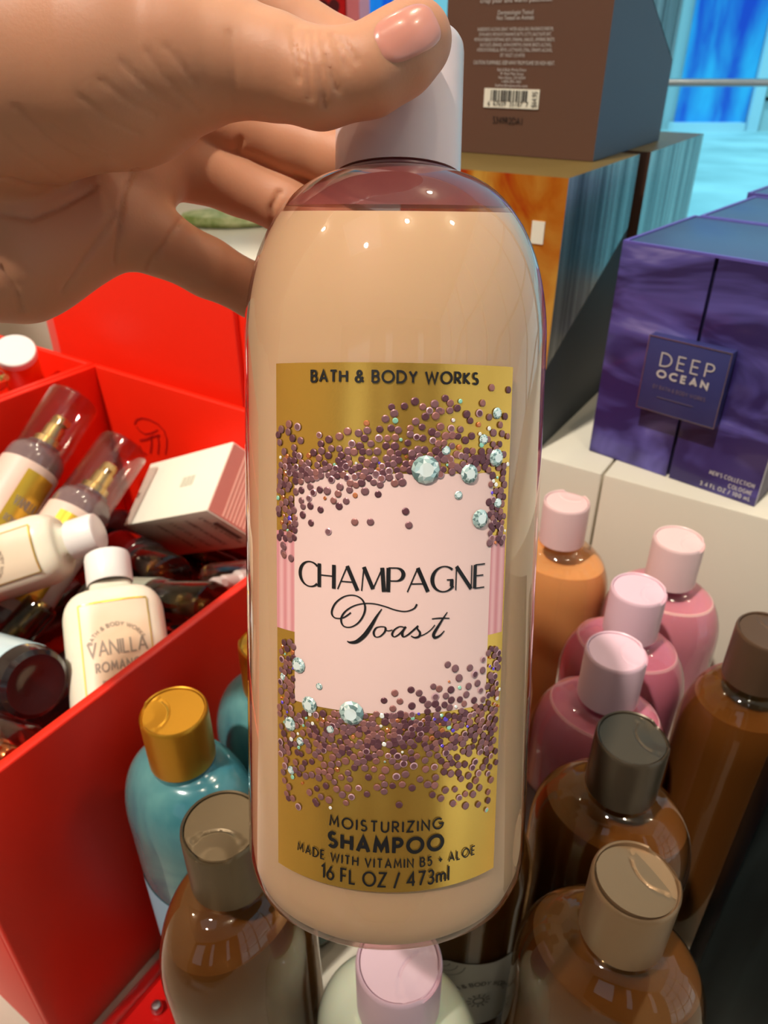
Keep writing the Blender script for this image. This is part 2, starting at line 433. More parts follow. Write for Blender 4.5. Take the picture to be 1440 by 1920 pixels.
# ------------------------------------------------------------------ display table with its white back tier
RZ = R(-33.0)
DISP_M = Matrix.Translation((-0.160, 0.172, 0)) @ Matrix.Rotation(RZ, 4, 'Z')
DINV = DISP_M.inverted()
tb = thing('display_table', 'white laminate shop display table under all the bottles and bins', 'table', M=DISP_M)
rbox(-0.92, 0.75, -0.30, 1.47, -0.04, 0.0, 0.002).build('tabletop', M_white, tb)
for (x, y) in ((-0.87, -0.25), (0.70, -0.25), (-0.87, 1.42), (0.70, 1.42)):
    MB().box(x - .03, x + .03, y - .03, y + .03, -0.8995, -0.04).build('leg', M_white, tb, smooth=False)
RH = 0.207; RY = 0.352
a_ = DINV @ CAM; d_ = DINV.to_3x3() @ ray(1127, 905)
seam = (a_ + d_ * ((RY - a_.y) / d_.y)).x
def riser(x0, x1, label, y1=0.80, y0=RY):
    o = rbox(x0, x1, y0, y1, 0.0005, RH, 0.0015).build('display_riser', M_white)
    o.matrix_world = DISP_M; tag(o, label, 'riser', 'white raised display blocks'); return o
riser(-0.90, -0.1506, 'white raised display block at the back left, under the tall red box', 1.45, 0.48)
riser(-0.15, seam - 0.0006, 'white raised display block at the back, left of the seam, under the golden box')
riser(seam + 0.0006, 0.74, 'white raised display block at the back, right of the seam, under the purple boxes')

# ------------------------------------------------------------------ gift boxes on the back tier
m_navy = mat('matt slate card', rgb(66, 82, 98), 0.6)
m_navy2 = mat('matt charcoal card', rgb(40, 46, 52), 0.55)
m_brown = mat('matt brown card', rgb(98, 66, 50), 0.6)
m_olive = mat('olive gold card', rgb(120, 98, 52), 0.4, 0.3)
m_goldart = mat('gold painted foil', rgb(220, 150, 40), 0.32, 0.55)
rr = noise_mix(m_goldart, rgb(214, 120, 26), rgb(242, 190, 84), 14, 6, 1.5, 0.40, 0.60, (1.3, 1, 0.8), (0, R(25), 0))
el = rr.color_ramp.elements.new(0.33); el.color = rgb(198, 62, 12)
m_foil = mat('brushed dark foil', rgb(120, 116, 108), 0.22, 0.9)
rr = noise_mix(m_foil, rgb(46, 44, 44), rgb(176, 176, 170), 30, 6, 0.3, 0.36, 0.68, (1, 3.0, 0.12))  # brushed grain and streaked reflections put into the colour
bump(m_foil, 60, 0.25, 0.0004, (1, 3, 0.08))

def wedge(poly, W):
    """prism over the side outline poly (y, z), x from 0 to W"""
    mb = MB(); n = len(poly)
    v = [(0, y, z) for y, z in poly] + [(W, y, z) for y, z in poly]
    f = [tuple(range(n)), tuple(range(2 * n - 1, n - 1, -1))] + [((i + 1) % n, i, n + i, n + (i + 1) % n) for i in range(n)]
    return mb.add(v, f)
def gift_box(label, corner, W, D, H, h0, h1, base_mat, front_mat, lid_mats, base_front=None):
    """corner: front right bottom corner. The side is cut on a slant from h0 at the front to h1 at the back."""
    M = Matrix.Translation(corner) @ Matrix.Rotation(RZ, 4, 'Z') @ Matrix.Translation((-W, 0, 0))
    t = thing('gift_box', label, 'box', M=M)
    b = wedge([(0, 0), (D, 0), (D, h1 - .0004), (0, h0 - .0004)], W)
    b.m = [0, 0] + [0] * 4
    b.m[5] = 1                                            # front panel of the base
    b.build('base', [base_mat, base_front or base_mat], t, smooth=False)
    l = wedge([(0, h0 + .0004), (D, h1 + .0004), (D, H), (0, H)], W)
    l.m = [1, 1, 1, 1, 2, 0]
    l.build('lid', lid_mats, t, smooth=False)
    return t
gold_corner = Vector((0.098, 0.429, RH + .0003))
gb = gift_box('large gold and orange gift box standing under the brown box', gold_corner, 0.105, 0.125, 0.163, 0.056, 0.117,
              m_navy2, m_goldart, [m_goldart, m_foil, m_olive])
MB().box(0.087, 0.0945, -.0006, .0002, 0.128, 0.140).build('price_sticker', M_cream, gb, smooth=False)
gift_box('silver streaked gift box behind the gold one, next to the window', Vector((0.1765, 0.5440, RH + .0003)), 0.105, 0.145, 0.163, 0.045, 0.052,
         m_navy2, m_brown, [m_brown, m_foil, m_olive])
bb = gift_box('dark brown gift box with barcode standing on top of the gold box', Vector((0.126, 0.494, RH + .1636)), 0.104, 0.14, 0.165, 0.117, 0.05,
              m_navy, m_brown, [m_brown, m_foil, m_navy], base_front=m_brown)
# printing on the brown box, measured on its front plane
MI = bb.matrix_world.inverted()
def on_plane(px, py):
    o = MI @ CAM; d = MI.to_3x3() @ ray(px, py); p = o + d * (-o.y / d.y); return p.x, p.z
pr = MB()
putf = lambda x, y: (x, -0.0004, y)
def pline(mb, text, pl, pr_, size_px, mi):
    x0, z0 = on_plane(*pl); x1, z1 = on_plane(*pr_)
    h = abs(on_plane(pl[0], pl[1] - size_px)[1] - z0)
    type_line(mb, text, (x0 + x1) / 2, (z0 + z1) / 2, abs(x1 - x0), h * 1.35, putf, mi)
pline(pr, 'crisp pear and warm patchouli.', (901, 4), (1036, 4), 9, 0)
pline(pr, 'Dermatologist Tested', (934, 26), (1000, 28), 9, 0); pline(pr, 'Not Tested on Animals', (932, 36), (1001, 38), 9, 0)
for i, (s, a, b) in enumerate([('INGREDIENTS: ALCOHOL DENAT., WATER (AQUA, EAU), FRAGRANCE (PARFUM),', 896, 1038),
        ('ETHYLHEXYL METHOXYCINNAMATE, BUTYL OCTYL SALICYLATE, BHT,', 899, 1034), ('METHOXYDIBENZOYLMETHANE, HEXYL CINNAMAL, LINALOOL, LIMONENE, BENZYL', 890, 1040),
        ('SALICYLATE, GERANIOL, ALPHA-ISOMETHYL IONONE, BENZYL ALCOHOL,', 900, 1035), ('HYDROXYCITRONELLAL, METHYL 2-OCTYNOATE, CITRAL, CINNAMYL ALCOHOL,', 895, 1036), ('EXT. VIOLET 2 (CI 60730)', 938, 984)]):
    pline(pr, s, (a, 57 + 9.8 * i), (b, 58.5 + 9.8 * i), 7, 0)
pline(pr, 'CAUTION: FLAMMABLE. KEEP AWAY FROM FLAME OR HIGH HEAT.', (888, 119), (1040, 124), 8, 0)
for i, (s, a, b) in enumerate([('Bath & Body Works Direct', 933, 987), ('95 West Main Street', 938, 982), ('New Albany, OH 43054', 935, 985), ('1-800-395-1001', 941, 977), ('bathandbodyworks.com', 929, 989)]):
    pline(pr, s, (a, 133 + 7.4 * i), (b, 134 + 7.4 * i), 6, 0)
pr.build('printed_text', M_silverink, bb, smooth=False)
x0, z0 = on_plane(907, 201); x1, z1 = on_plane(1009, 207); z2 = on_plane(907, 165)[1]
lb = MB().box(x0, x1, -.0005, .0001, z0, z2, 0)
w_ = x1 - x0; h_ = z2 - z0
rnd = random.Random(3); x = x0 + w_ * .13
while x < x0 + w_ * .80:
    bw = rnd.choice([.0005, .0008, .0012]); lb.box(x, x + bw, -.0008, -.0004, z0 + h_ * .36, z0 + h_ * .92, 1); x += bw + rnd.choice([.0005, .0007, .001])
pl2 = lambda x, y: (x, -.0008, y)
type_line(lb, '6  67659  35187  7', x0 + w_ * .45, z0 + h_ * .1, w_ * .74, .0040, pl2, 1)
v, f, a, b = type_mesh('$64.95', .005)
lb.add([(x0 + w_ * .97 - yy, -.0008, z0 + h_ * .1 + (xx - a) / (b - a) * h_ * .8) for xx, yy in v], f, 1)
lb.build('barcode_label', [M_cream, M_black], bb, smooth=False)
cd_ = MB(); pline(cd_, '5349R2DA1', (924, 231), (979, 234), 14, 0)
cd_.build('batch_code', M_black, bb, smooth=False)

# purple boxes
m_purp = mat('purple wave print', rgb(70, 56, 122), 0.32, coat=0.3)
rr = noise_mix(m_purp, rgb(46, 34, 88), rgb(90, 82, 156), 11, 3, 1.5, 0.42, 0.58, (1, 1, 2.2), (0, R(-32), 0))
el = rr.color_ramp.elements.new(0.72); el.color = rgb(160, 150, 206)
m_pnavy = mat('deep navy card', rgb(48, 50, 104), 0.4)
m_ptop = mat('slate blue lid card', rgb(64, 84, 120), 0.35)
m_pedge = mat('violet card edge', rgb(98, 86, 168), 0.4)
m_plaque = mat('indigo plaque', rgb(52, 54, 106), 0.4)
m_pside = mat('dark plum card', rgb(44, 36, 74), 0.45)
PW, PD, PH = 0.1045, 0.097, 0.131
def purple_box(label, loc, rz):
    t = thing('gift_box', label, 'box', loc, rz, 'purple cologne gift boxes')
    b = rbox(0, PW, 0.004, PD, 0, PH - .0015, .0006); b.build('body', m_pside, t)
    tp = rbox(0.0022, PW - .0022, 0.0022, PD - .0022, PH - .0014, PH - .0006, .0002); tp.build('top_panel', m_ptop, t)
    ed = MB().box(0, PW, 0, .002, PH - .0015, PH).box(0, PW, PD - .002, PD, PH - .0015, PH).box(0, .002, .002, PD - .002, PH - .0015, PH).box(PW - .002, PW, .002, PD - .002, PH - .0015, PH)
    ed.build('top_rim', m_pedge, t, smooth=False)
    MB().box(0, PW * .495, 0, .0038, 0, PH - .0016).build('door', m_purp, t, smooth=False)
    MB().box(PW * .515, PW, 0, .0038, 0, PH - .0016).build('door', m_purp, t, smooth=False)
    return t
prz = R(-42.0)
p1 = purple_box('nearest purple gift box with square DEEP OCEAN plaque, facing front', (0.133, 0.432, RH + .0003), prz)
ux = Vector((math.cos(prz), math.sin(prz), 0)); uy = Vector((-math.sin(prz), math.cos(prz), 0))
purple_box('purple gift box directly behind the nearest one, middle of the row', Vector((0.133, 0.432, RH + .0003)) + uy * 0.099 + ux * 0.003, prz)
purple_box('rearmost purple gift box, nearest to the window', Vector((0.133, 0.432, RH + .0003)) + uy * 0.2080 + ux * -0.006, prz)
MI = p1.matrix_world.inverted() if False else (Matrix.Translation(p1.location) @ Matrix.Rotation(prz, 4, 'Z')).inverted()
xa, za = on_plane(1228, 622); xb, zb = on_plane(1385, 655); xc, zc = on_plane(1205, 752); xd, zd = on_plane(1347, 800)
X0 = (xa + xc) / 2; X1 = (xb + xd) / 2; Z1 = (za + zb) / 2; Z0 = (zc + zd) / 2
pq = rbox(X0, X1, -.0075, 0.0, Z0, Z1, .0005).build('plaque', m_plaque, p1)
e = MB().box(X0, X1, -.0078, -.0073, Z0, Z0 + .0004).box(X0, X1, -.0078, -.0073, Z1 - .0004, Z1).box(X0, X0 + .0004, -.0078, -.0073, Z0, Z1).box(X1 - .0004, X1, -.0078, -.0073, Z0, Z1)
e.build('silver_edge', M_chrome, pq, smooth=False)
tx = MB(); putq = lambda x, y: (x, -.0079, y); pw = X1 - X0; ph = Z1 - Z0
text_strokes(tx, 'DEEP', MONO, X0 + pw * .20, X0 + pw * .84, Z0 + ph * .64, ph * .17, .0008, putq, 0, .45)
text_strokes(tx, 'OCEAN', MONO, X0 + pw * .19, X0 + pw * .81, Z0 + ph * .49, ph * .085, .0011, putq, 0, .55)
text_strokes(tx, 'BY BATH & BODY WORKS', MONO, X0 + pw * .17, X0 + pw * .82, Z0 + ph * .325, ph * .05, .0003, putq, 1, .5)
text_strokes(tx, 'I', MONO, X0 + pw * .25, X0 + pw * .25, Z0, 0.001, .0002, putq, 1, fit=False)
tx.box(X0 + pw * .24, X0 + pw * .70, -.0080, -.0078, Z0 + ph * .215, Z0 + ph * .221, 1)
tx.build('lettering', [M_silverink, mat('dull bronze ink', rgb(120, 104, 120), 0.4, 0.3)], pq, smooth=False)
putd = lambda x, y: (x, -.0003, y)
for s, (a, b, c, d2) in (("MEN'S COLLECTION", (1330, 889, 1414, 914)), ('COLOGNE', (1365, 915, 1409, 927)), ('3.4 FL OZ / 100 mL', (1312, 910, 1406, 937))):
    q0 = on_plane(a, b); q1 = on_plane(c, d2); tx = MB()
    text_strokes(tx, s, MONO, q0[0], q1[0], (q0[1] + q1[1]) / 2, .0024, .0004, putd, 0, .5)
    tx.build('lettering', M_silverink, p1, smooth=False)

# things further back on the white tier, seen through the gaps of the hand
m_red = mat('red lacquered card', rgb(238, 34, 8), 0.42); bump(m_red, 900, 0.05, 0.0002)
m_redin = m_red
m_redback = mat('glossy red card', rgb(214, 16, 12), 0.3)
m_green = mat('leaf green print', rgb(122, 176, 66), 0.4)
m_moss = mat('mossy green print', rgb(150, 164, 100), 0.5); noise_mix(m_moss, rgb(120, 140, 70), rgb(190, 192, 140), 60)
P = atz(428, 418, RH + .001)
o = MB().lathe([(0, 0), (.05, 0), (.055, .006), (.05, .014), (0, .017)], 40, 1.3, 0.8).build('soap_dish', m_moss); o.location = P
tag(o, 'flat mossy green dish on the white tier, seen between the fingers', 'dish')
P = atz(545, 425, RH + .001)
o = MB().lathe([(0, 0), (.022, 0), (.03, .009), (.024, .02), (0, .025)], 32, 1.2, 0.9).build('soap_bar', m_green); o.location = P
tag(o, 'small bright green bar beside the mossy dish, seen between the fingers', 'soap')

# tall red box at the very back, partly behind the index finger
t = thing('red_gift_box', 'tall glossy red box with black heart mark behind the raised index finger', 'box', (-0.262, 1.42, RH + .0003), R(-8))
rbox(0, 0.205, 0, 0.10, 0, 0.42, .001).build('body', m_redback, t)
MB().box(0.2065, 0.2265, -.002, .10, 0, 0.42).build('pink_side', mat('pink card', rgb(240, 130, 140), .4), t, smooth=False)
h = MB(); hp = []
for i in range(40):
    a = 2 * math.pi * i / 40
    hp.append((0.178 + 0.0011 * 16 * math.sin(a) ** 3, -.0006, 0.270 + 0.0011 * (13 * math.cos(a) - 5 * math.cos(2 * a) - 2 * math.cos(3 * a) - math.cos(4 * a))))
h.add(hp, [tuple(range(40))]); h.build('heart_mark', mat('dark wine ink', rgb(90, 8, 14), .5), t, smooth=False)

# ------------------------------------------------------------------ standing bottles
BH, BCAP = 0.206, 0.027
def body_profile(H=0.179, rn=0.40, wall=0.0):
    zs = 0.145 / 0.179 * H; p = [(0, 0.0012), (.55, 0.0012), (.72, 0.0), (.86, 0.0008), (.95, 0.004), (.99, 0.009), (1.0, 0.016)]
    p += [(1.0, zs * k) for k in (.3, .5, .7, .85, .95)]
    n = 14
    for i in range(n + 1):
        a = math.pi / 2 * i / n * .95
        p.append((rn + (1 - rn) * math.cos(a), zs + (H - zs) * .93 * math.sin(a) / math.sin(math.pi / 2 * .95)))
    p += [(rn * .99, H * .995), (rn * .96, H + .0015), (0, H + .0015)]
    return p
_mc = {}
def bottle_body(a, b, H):
    k = ('b', a, b, H)
    if k not in _mc:
        mb = MB(); mb.lathe([(r, z) for r, z in body_profile(H, 0.40)], 72, a, b); _mc[k] = mb
    return _mc[k]
def cap_mesh(r, h, notch, name, m, recess=.0012):
    """disc-top cap: wall with a rim; the press notch dips the rim at angle 'notch'"""
    k = ('c', r, h, round(notch, 3), m.name)
    if k not in _mc:
        mb = MB(); n = 96
        def fn(x, y, z, a, rr):
            if z > h - recess * 3:
                d = abs((a - notch + math.pi) % (2 * math.pi) - math.pi)
                if d < .52 and z > h - recess * 1.2: z -= .0022 * (1 - (d / .52) ** 4)
            return x, y, z
        mb.lathe([(r * .9, 0), (r, .0004), (r, h - .002), (r * .985, h - .0006), (r * .95, h), (r * .915, h - .0004), (r * .90, h - recess * 1.6), (r * .3, h - recess * 1.7), (0, h - recess * 1.7)], n, fn=fn)
        _mc[k] = mb.mesh(name, m)
    return _mc[k]
def disc_mesh(r, notch, m, tilt=0.0):
    """round press lid with a crescent groove across it"""
    k = ('d', r, round(notch, 3), m.name, tilt)
    if k not in _mc:
        mb = MB(); n = 64; rings = [0, .25, .45, .6, .7, .78, .85, .9, .95, 1.0]; v = []; f = []
        cx, cy = r * .95 * math.cos(notch), r * .95 * math.sin(notch)
        def hz(x, y):
            d = math.hypot(x - cx, y - cy) / r
            g = -.0005 * math.exp(-((d - .80) / .03) ** 2)
            s = -.0009 if d < .80 else 0.0
            t_ = (x * math.cos(notch) + y * math.sin(notch))
            return g + s * (0 if tilt else 1) * min(1, (.80 - d) * 2.2 if d < .80 else 0) - (tilt * t_)
        M_ = 40
        grid = {}
        for i in range(M_ + 1):
            for j in range(n):
                rr = r * i / M_; a = 2 * math.pi * j / n; x, y = rr * math.cos(a), rr * math.sin(a)
                grid[i, j] = len(v); v.append((x, y, hz(x, y)))
        for i in range(M_):
            for j in range(n):
                q = (grid[i, j], grid[i + 1, j], grid[i + 1, (j + 1) % n], grid[i, (j + 1) % n])
                f.append(q if i else (grid[0, 0], grid[1, j], grid[1, (j + 1) % n]))
        b0 = len(v)
        for j in range(n):
            a = 2 * math.pi * j / n; v.append((r * math.cos(a), r * math.sin(a), -.003))
        for j in range(n): f.append((grid[M_, j], b0 + j, b0 + (j + 1) % n, grid[M_, (j + 1) % n]))
        mb.add(v, f); _mc[k] = mb.mesh('disc_lid', m, angle=50)
    return _mc[k]
def surf(a, b, off=.0002):
    """map (arc angle from the front -y, height) to the oval body"""
    return lambda ang, z: ((a + off) * math.sin(ang), -(b + off) * math.cos(ang), z)
def patch(mb, a, b, a0, a1, z0, z1, mi=0, rnd=0.0, off=.00025):
    """rounded rectangle of label paper on the oval body"""
    put = surf(a, b, off); n, k = 20, 12
    v = []; f = []
    for j in range(k + 1):
        tz = j / k; z = z0 + (z1 - z0) * tz
        ins = 0.0
        if rnd:
            d = min(z - z0, z1 - z)
            if d < rnd: ins = (rnd - math.sqrt(max(0, rnd * rnd - (rnd - d) ** 2))) / ((a + b) / 2)
        for i in range(n + 1): v.append(put(a0 + ins + (a1 - a0 - 2 * ins) * i / n, z))
    for j in range(k):
        for i in range(n): f.append((j * (n + 1) + i, j * (n + 1) + i + 1, (j + 1) * (n + 1) + i + 1, (j + 1) * (n + 1) + i))
    mb.add(v, f, mi)
def bottle(label, xy, body_m, cap_m, rz=RZ, notch=0.0, a=.0325, b=.0245, H=.179, cap_r=.0134, cap_h=.027, liquid=None, level=.95,
           group=None, pressed=0.0, name='shampoo_bottle', z=0.0005):
    t = thing(name, label, 'bottle', (xy[0], xy[1], z), rz, group)
    nr = .40
    mb = bottle_body(a, b, H)
    k = (a, b, H, body_m.name)
    if k not in _mc: _mc[k] = mb.mesh('body', body_m)
    link('body', _mc[k], t)
    if liquid:
        kl = (a, b, H, level, liquid.name)
        if kl not in _mc:
            l = MB(); pf = [(r * .955, z_ + .0018) for r, z_ in body_profile(H) if z_ < H * level]; pf.append((0, pf[-1][1]))
            l.lathe(pf, 64, a, b); _mc[kl] = l.mesh('liquid', liquid)
        link('liquid', _mc[kl], t)
    c = link('cap', cap_mesh(cap_r, cap_h, notch, 'cap', cap_m), t, Matrix.Translation((0, 0, H)))
    link('disc_lid', disc_mesh(cap_r * .885, notch, cap_m, pressed), c, Matrix.Translation((0, 0, cap_h - .0008)))
    # narrow collar between cap and shoulder
    MB().lathe([(cap_r * .97, H - .0025), (cap_r * .97, H + .0006)], 48).build('collar', body_m, t)
    return t

m_goldcap = mat('satin gold cap', rgb(214, 150, 44), 0.34, 0.75)
m_bronzecap = mat('dark bronze cap', rgb(104, 86, 62), 0.36, 0.55)
m_pinkcap = mat('pale pink cap', rgb(226, 190, 188), 0.36)
m_lilaccap = mat('lilac pink cap', rgb(222, 184, 196), 0.34)
m_teal = mat('pearly teal plastic', rgb(84, 150, 158), 0.16, coat=0.6, sss=0.3, sssr=(.5, 1, 1))
noise_mix(m_teal, rgb(54, 110, 120), rgb(94, 146, 144), 26, 3, 1.0, .35, .7)
m_amber = shell_mat('amber tinted plastic', (0.74, 0.60, 0.42, 1), 0.03, 1.5)
m_brownliq = mat('brown gel', rgb(122, 86, 50), 0.25, sss=0.3, sssc=.004)
m_plumshell = shell_mat('plum tinted plastic', (0.86, 0.66, 0.76, 1), 0.04, 1.5)
m_pinkliq = mat('pink shampoo', rgb(206, 146, 150), 0.35, sss=0.4, sssc=.003)
m_roseliq = mat('rose shampoo', rgb(228, 176, 170), 0.35, sss=0.4, sssc=.003)
m_peachshell = shell_mat('peach tinted plastic', (0.96, 0.78, 0.62, 1), 0.04, 1.5)
m_peachliq = mat('peach shampoo', rgb(216, 176, 132), 0.35, sss=0.4, sssc=.003)
m_pearl = mat('pearl white plastic', rgb(226, 228, 202), 0.18, coat=0.7, sss=0.3, sssc=.003)
m_sticker = mat('white sticker', rgb(222, 218, 208), 0.45)
m_paleblue = mat('pale blue label', rgb(150, 180, 200), 0.45)
m_plumlabel = mat('dark plum label', rgb(70, 34, 56), 0.4)
m_taupeink = mat('taupe ink', rgb(120, 112, 104), 0.5)
m_rosegold = mat('rose gold ink', rgb(190, 140, 100), 0.35, 0.5)

gt = 'teal bottles with gold caps'; gbn = 'amber bottles with dark caps'; gp = 'pink bottles with pink caps'; gpe = 'peach bottles with pale caps'
t1 = bottle('teal bottle with gold cap, in front of the red bin wall', (-0.083, 0.208), m_teal, m_goldcap, notch=R(225), group=gt, z=.0022)
k = MB(); patch(k, .0325, .0245, -.75, .75, .03, .108, 0, .004); k.build('label', m_paleblue, t1)
bottle('teal bottle with gold cap, half hidden behind the held bottle', (-0.051, 0.2485), m_teal, m_goldcap, notch=R(180), group=gt, z=.0022)

def sun_sticker(t, a, b, z0, z1, a0, a1):
    k = MB(); patch(k, a, b, a0, a1, z0, z1, 0, .006); s = k.build('sticker', m_sticker, t)
    k = MB(); put = surf(a, b, .0005); zc = (z0 + z1) / 2 - .004; ac = (a0 + a1) / 2; rr = .0125; sc = 1 / ((a + b) / 2 * 1.05)
    st, w = layout('BATH & BODY WORKS', MONO, .3)
    for s_ in st:
        pts = []
        for p in s_:
            th = R(165) - R(150) * (p[0] / w); r2 = rr + p[1] * .0026
            pts.append((ac + r2 * math.cos(th) * sc, zc + r2 * math.sin(th), 1))
        # widths in z units; angles scaled back
        ribbon(k, [(x / sc, y, 1) for x, y, _ in pts], .0005, 0, None, lambda x, y: put(x * sc, y))
    for i in range(12):
        th = 2 * math.pi * i / 12
        ribbon(k, [(ac / sc + .0034 * math.cos(th), zc + .0034 * math.sin(th)), (ac / sc + .0054 * math.cos(th), zc + .0054 * math.sin(th))], .0006, 0, None, lambda x, y: put(x * sc, y))
    ribbon(k, [(ac / sc + x, zc + y) for x, y in arc(0, 0, .0024, .0024, 0, 360, 20)], .0006, 0, None, lambda x, y: put(x * sc, y))
    for q in range(3):
        ribbon(k, [(a0 / sc + .003 + x, z1 - .001 - y) for x, y in arc(0, 0, .004 + .003 * q, .004 + .003 * q, 5, 80, 10)], .0003, 0, .0015, lambda x, y: put(x * sc, y))
    k.build('printing', m_taupeink, s, smooth=False)

bl = bottle('amber bottle with dark bronze cap and white sticker, in front of the teal bottle', (-0.052, 0.150), m_amber, m_bronzecap, rz=R(62), notch=R(205), liquid=m_brownliq, group=gbn, H=.191, level=.93)
sun_sticker(bl, .0325, .0245, .055, .108, -1.75, -.35)
b3 = bottle('amber bottle with sticker, right behind the pearl white bottle', (0.029, 0.186), m_amber, m_bronzecap, rz=R(-33), notch=R(20), liquid=m_brownliq, group=gbn, H=.182, level=.93)
sun_sticker(b3, .0325, .0245, .065, .115, .15, 1.5)
bottle('nearest amber bottle with taupe cap pressed open, lower right', (0.076, 0.132), m_amber, mat('taupe bronze cap', rgb(142, 112, 82), 0.34, 0.5), rz=R(-33), notch=R(60), liquid=m_brownliq, group=gbn, H=.190, level=.93, pressed=0.16)
bottle('amber bottle with dark olive cap, between the taupe capped one and the pink bottles', (0.0915, 0.189), m_amber, mat('dark olive cap', rgb(82, 70, 56), 0.3, 0.5), rz=R(-33), notch=R(40), liquid=m_brownliq, group=gbn, H=.187, level=.93)
br = bottle('slim tall amber bottle with brown cap at the right edge, beside the black stand', (0.166, 0.2455), m_amber, mat('dull brown cap', rgb(92, 68, 50), 0.4, 0.3), rz=R(-20), notch=R(60), liquid=m_brownliq, group=gbn, a=.026, b=.024, H=.189, level=.93)
k = MB(); put = surf(.026, .024, .0004)
for i, s in enumerate(['SHAMPOO', 'MOISTURIZING', 'WITH ALOE', 'BODY CARE'][:2]):
    st, w = layout(s, MONO, .3)
    for s_ in st: ribbon(k, [((.5 + p[0] / w * .9) * .025, .100 - i * .008 + p[1] * .003, 1) for p in s_], .0005, 0, .001, lambda x, y: put(x / .025, y))
k.build('printing', m_rosegold, br, smooth=False)

bottle('rearmost pink bottle with pink cap, against the white riser', (0.158, 0.331), m_plumshell, m_pinkcap, notch=R(-30) - RZ, liquid=m_roseliq, group=gp, level=.95)
bottle('middle one of the three pink bottles, lilac pink cap', (0.124, 0.288), m_plumshell, m_lilaccap, notch=R(-30) - RZ, liquid=m_pinkliq, group=gp, level=.95)
p3 = bottle('nearest pink bottle with lilac pink cap, behind the olive capped amber one', (0.1015, 0.244), m_plumshell, m_lilaccap, notch=R(-10) - RZ, liquid=m_pinkliq, group=gp, level=.95)
k = MB(); patch(k, .0325, .0245, -.95, .95, .03, .118); k.build('label', m_plumlabel, p3)
bottle('peach bottle with pale pink cap, rearmost, against the white riser', (0.106, 0.370), m_peachshell, m_pinkcap, notch=R(90), liquid=m_peachliq, group=gpe, level=.93)
bottle('peach bottle half hidden behind the right side of the held bottle', (0.046, 0.286), m_peachshell, m_pinkcap, notch=R(90), liquid=m_peachliq, group=gpe, level=.93)
bottle('pearl white bottle with pink cap, right below the held bottle', (0.005, 0.131), m_pearl, m_lilaccap, notch=R(-35) - RZ, a=.0315, b=.026, H=.146, cap_r=.0145, cap_h=.027, name='lotion_bottle')

# black glossy sign stand at the right edge
m_blackgl = mat('black gloss acrylic', rgb(14, 18, 20), 0.35, spec=0.12)
noise_mix(m_blackgl, rgb(8, 12, 13), rgb(26, 33, 33), 14, 4, .5, .4, .7, (6, 1, .6))  # streaky reflections put into the colour as noise
c0 = atz(1250, 1948, 0)
o = rbox(0, 0.16, 0, 0.025, 0, 0.26, .0012).build('display_stand', m_blackgl)
o.location = (c0.x, c0.y, .0006); o.rotation_euler = (0, 0, R(-24)); tag(o, 'black glossy display stand at the right edge of the table', 'stand')
# ------------------------------------------------------------------ red bins
m_emblem = mat('dark red emblem', rgb(176, 14, 8), 0.5)
BW, BD, RIM, TW = 0.326, 0.330, 0.1925, 0.0052
def red_bin(label, x1, y0, w, d, h, floor_z=0.03, z=0.0006, group='open red display bins'):
    M = DISP_M @ Matrix.Translation((x1 - w, y0, z))
    t = thing('display_bin', label, 'bin', M=M, group=group)
    for nm, bx in (('near_side', (w - TW, w, 0, d)), ('far_side', (0, TW, 0, d)), ('near_end', (TW, w - TW, 0, TW)), ('far_end', (TW, w - TW, d - TW, d))):
        rbox(*bx, 0, h, .0012, 3).build('wall', m_red, t)
    MB().box(TW, w - TW, TW, d - TW, floor_z, floor_z + .004).build('floor_panel', m_red, t, smooth=False)
    return t
binA = red_bin('open red bin full of mist and lotion bottles, left of the held bottle', 0.0, 0.0, BW, BD, RIM)
binB = red_bin('open red bin at the far left, holding the white capped jar', -BW - .002, 0.0, BW, BD, RIM)
# tone on tone emblem inside the far end of the bin
MA = (DISP_M @ Matrix.Translation((-BW, 0, .0006))).inverted()
def on_end(px, py):
    o = MA @ CAM; d = MA.to_3x3() @ ray(px, py); p = o + d * ((BD - TW - .0003 - o.y) / d.y); return (p.x, p.z)
em = MB()
pute = lambda x, y: (x, BD - TW - .0004, y)
def estroke(pts, w): ribbon(em, [(*on_end(*p), 1) for p in pts], w, 0, None, pute)
estroke([(252, 796), (256, 787), (266, 784), (280, 787), (296, 795), (308, 808), (313, 824), (312, 842), (310, 852)], .0016)
estroke([(256, 800), (262, 808), (272, 814), (284, 812), (296, 806)], .0014)
estroke([(262, 826), (274, 824), (288, 818), (300, 816)], .0022)
estroke([(284, 818), (284, 834), (282, 850)], .0022); estroke([(296, 816), (298, 834), (296, 852)], .0018)
estroke([(262, 836), (266, 848), (276, 852)], .0018)
em.build('emblem', m_emblem, binA, smooth=False)

# taller red box on the white tier behind the bins
a_ = DINV @ CAM
def plane_y(px, py, y):
    d = DINV.to_3x3() @ ray(px, py); return a_ + d * ((y - a_.y) / d.y)
DY = 0.345
xr = plane_y(437, 590, DY); xl = plane_y(92, 573, DY); zt = plane_y(290, 516, DY).z
t = thing('red_gift_box', 'wide plain red box behind the bins, half under the hand', 'box', M=DISP_M @ Matrix.Translation((xl.x, DY, .0006)))
w_ = xr.x - xl.x; h_ = zt
rbox(0, w_, 0, 0.06, 0, h_, .0012).build('body', m_red, t)
rbox(w_ + .0012, w_ + .012, .004, .06, 0, h_ - .002, .001).build('end_flap', m_red, t)
rbox(-.030, -.001, .012, .06, 0, h_ - .003, .001).build('end_flap', mat('pinkish red card', rgb(226, 96, 84), .4), t)

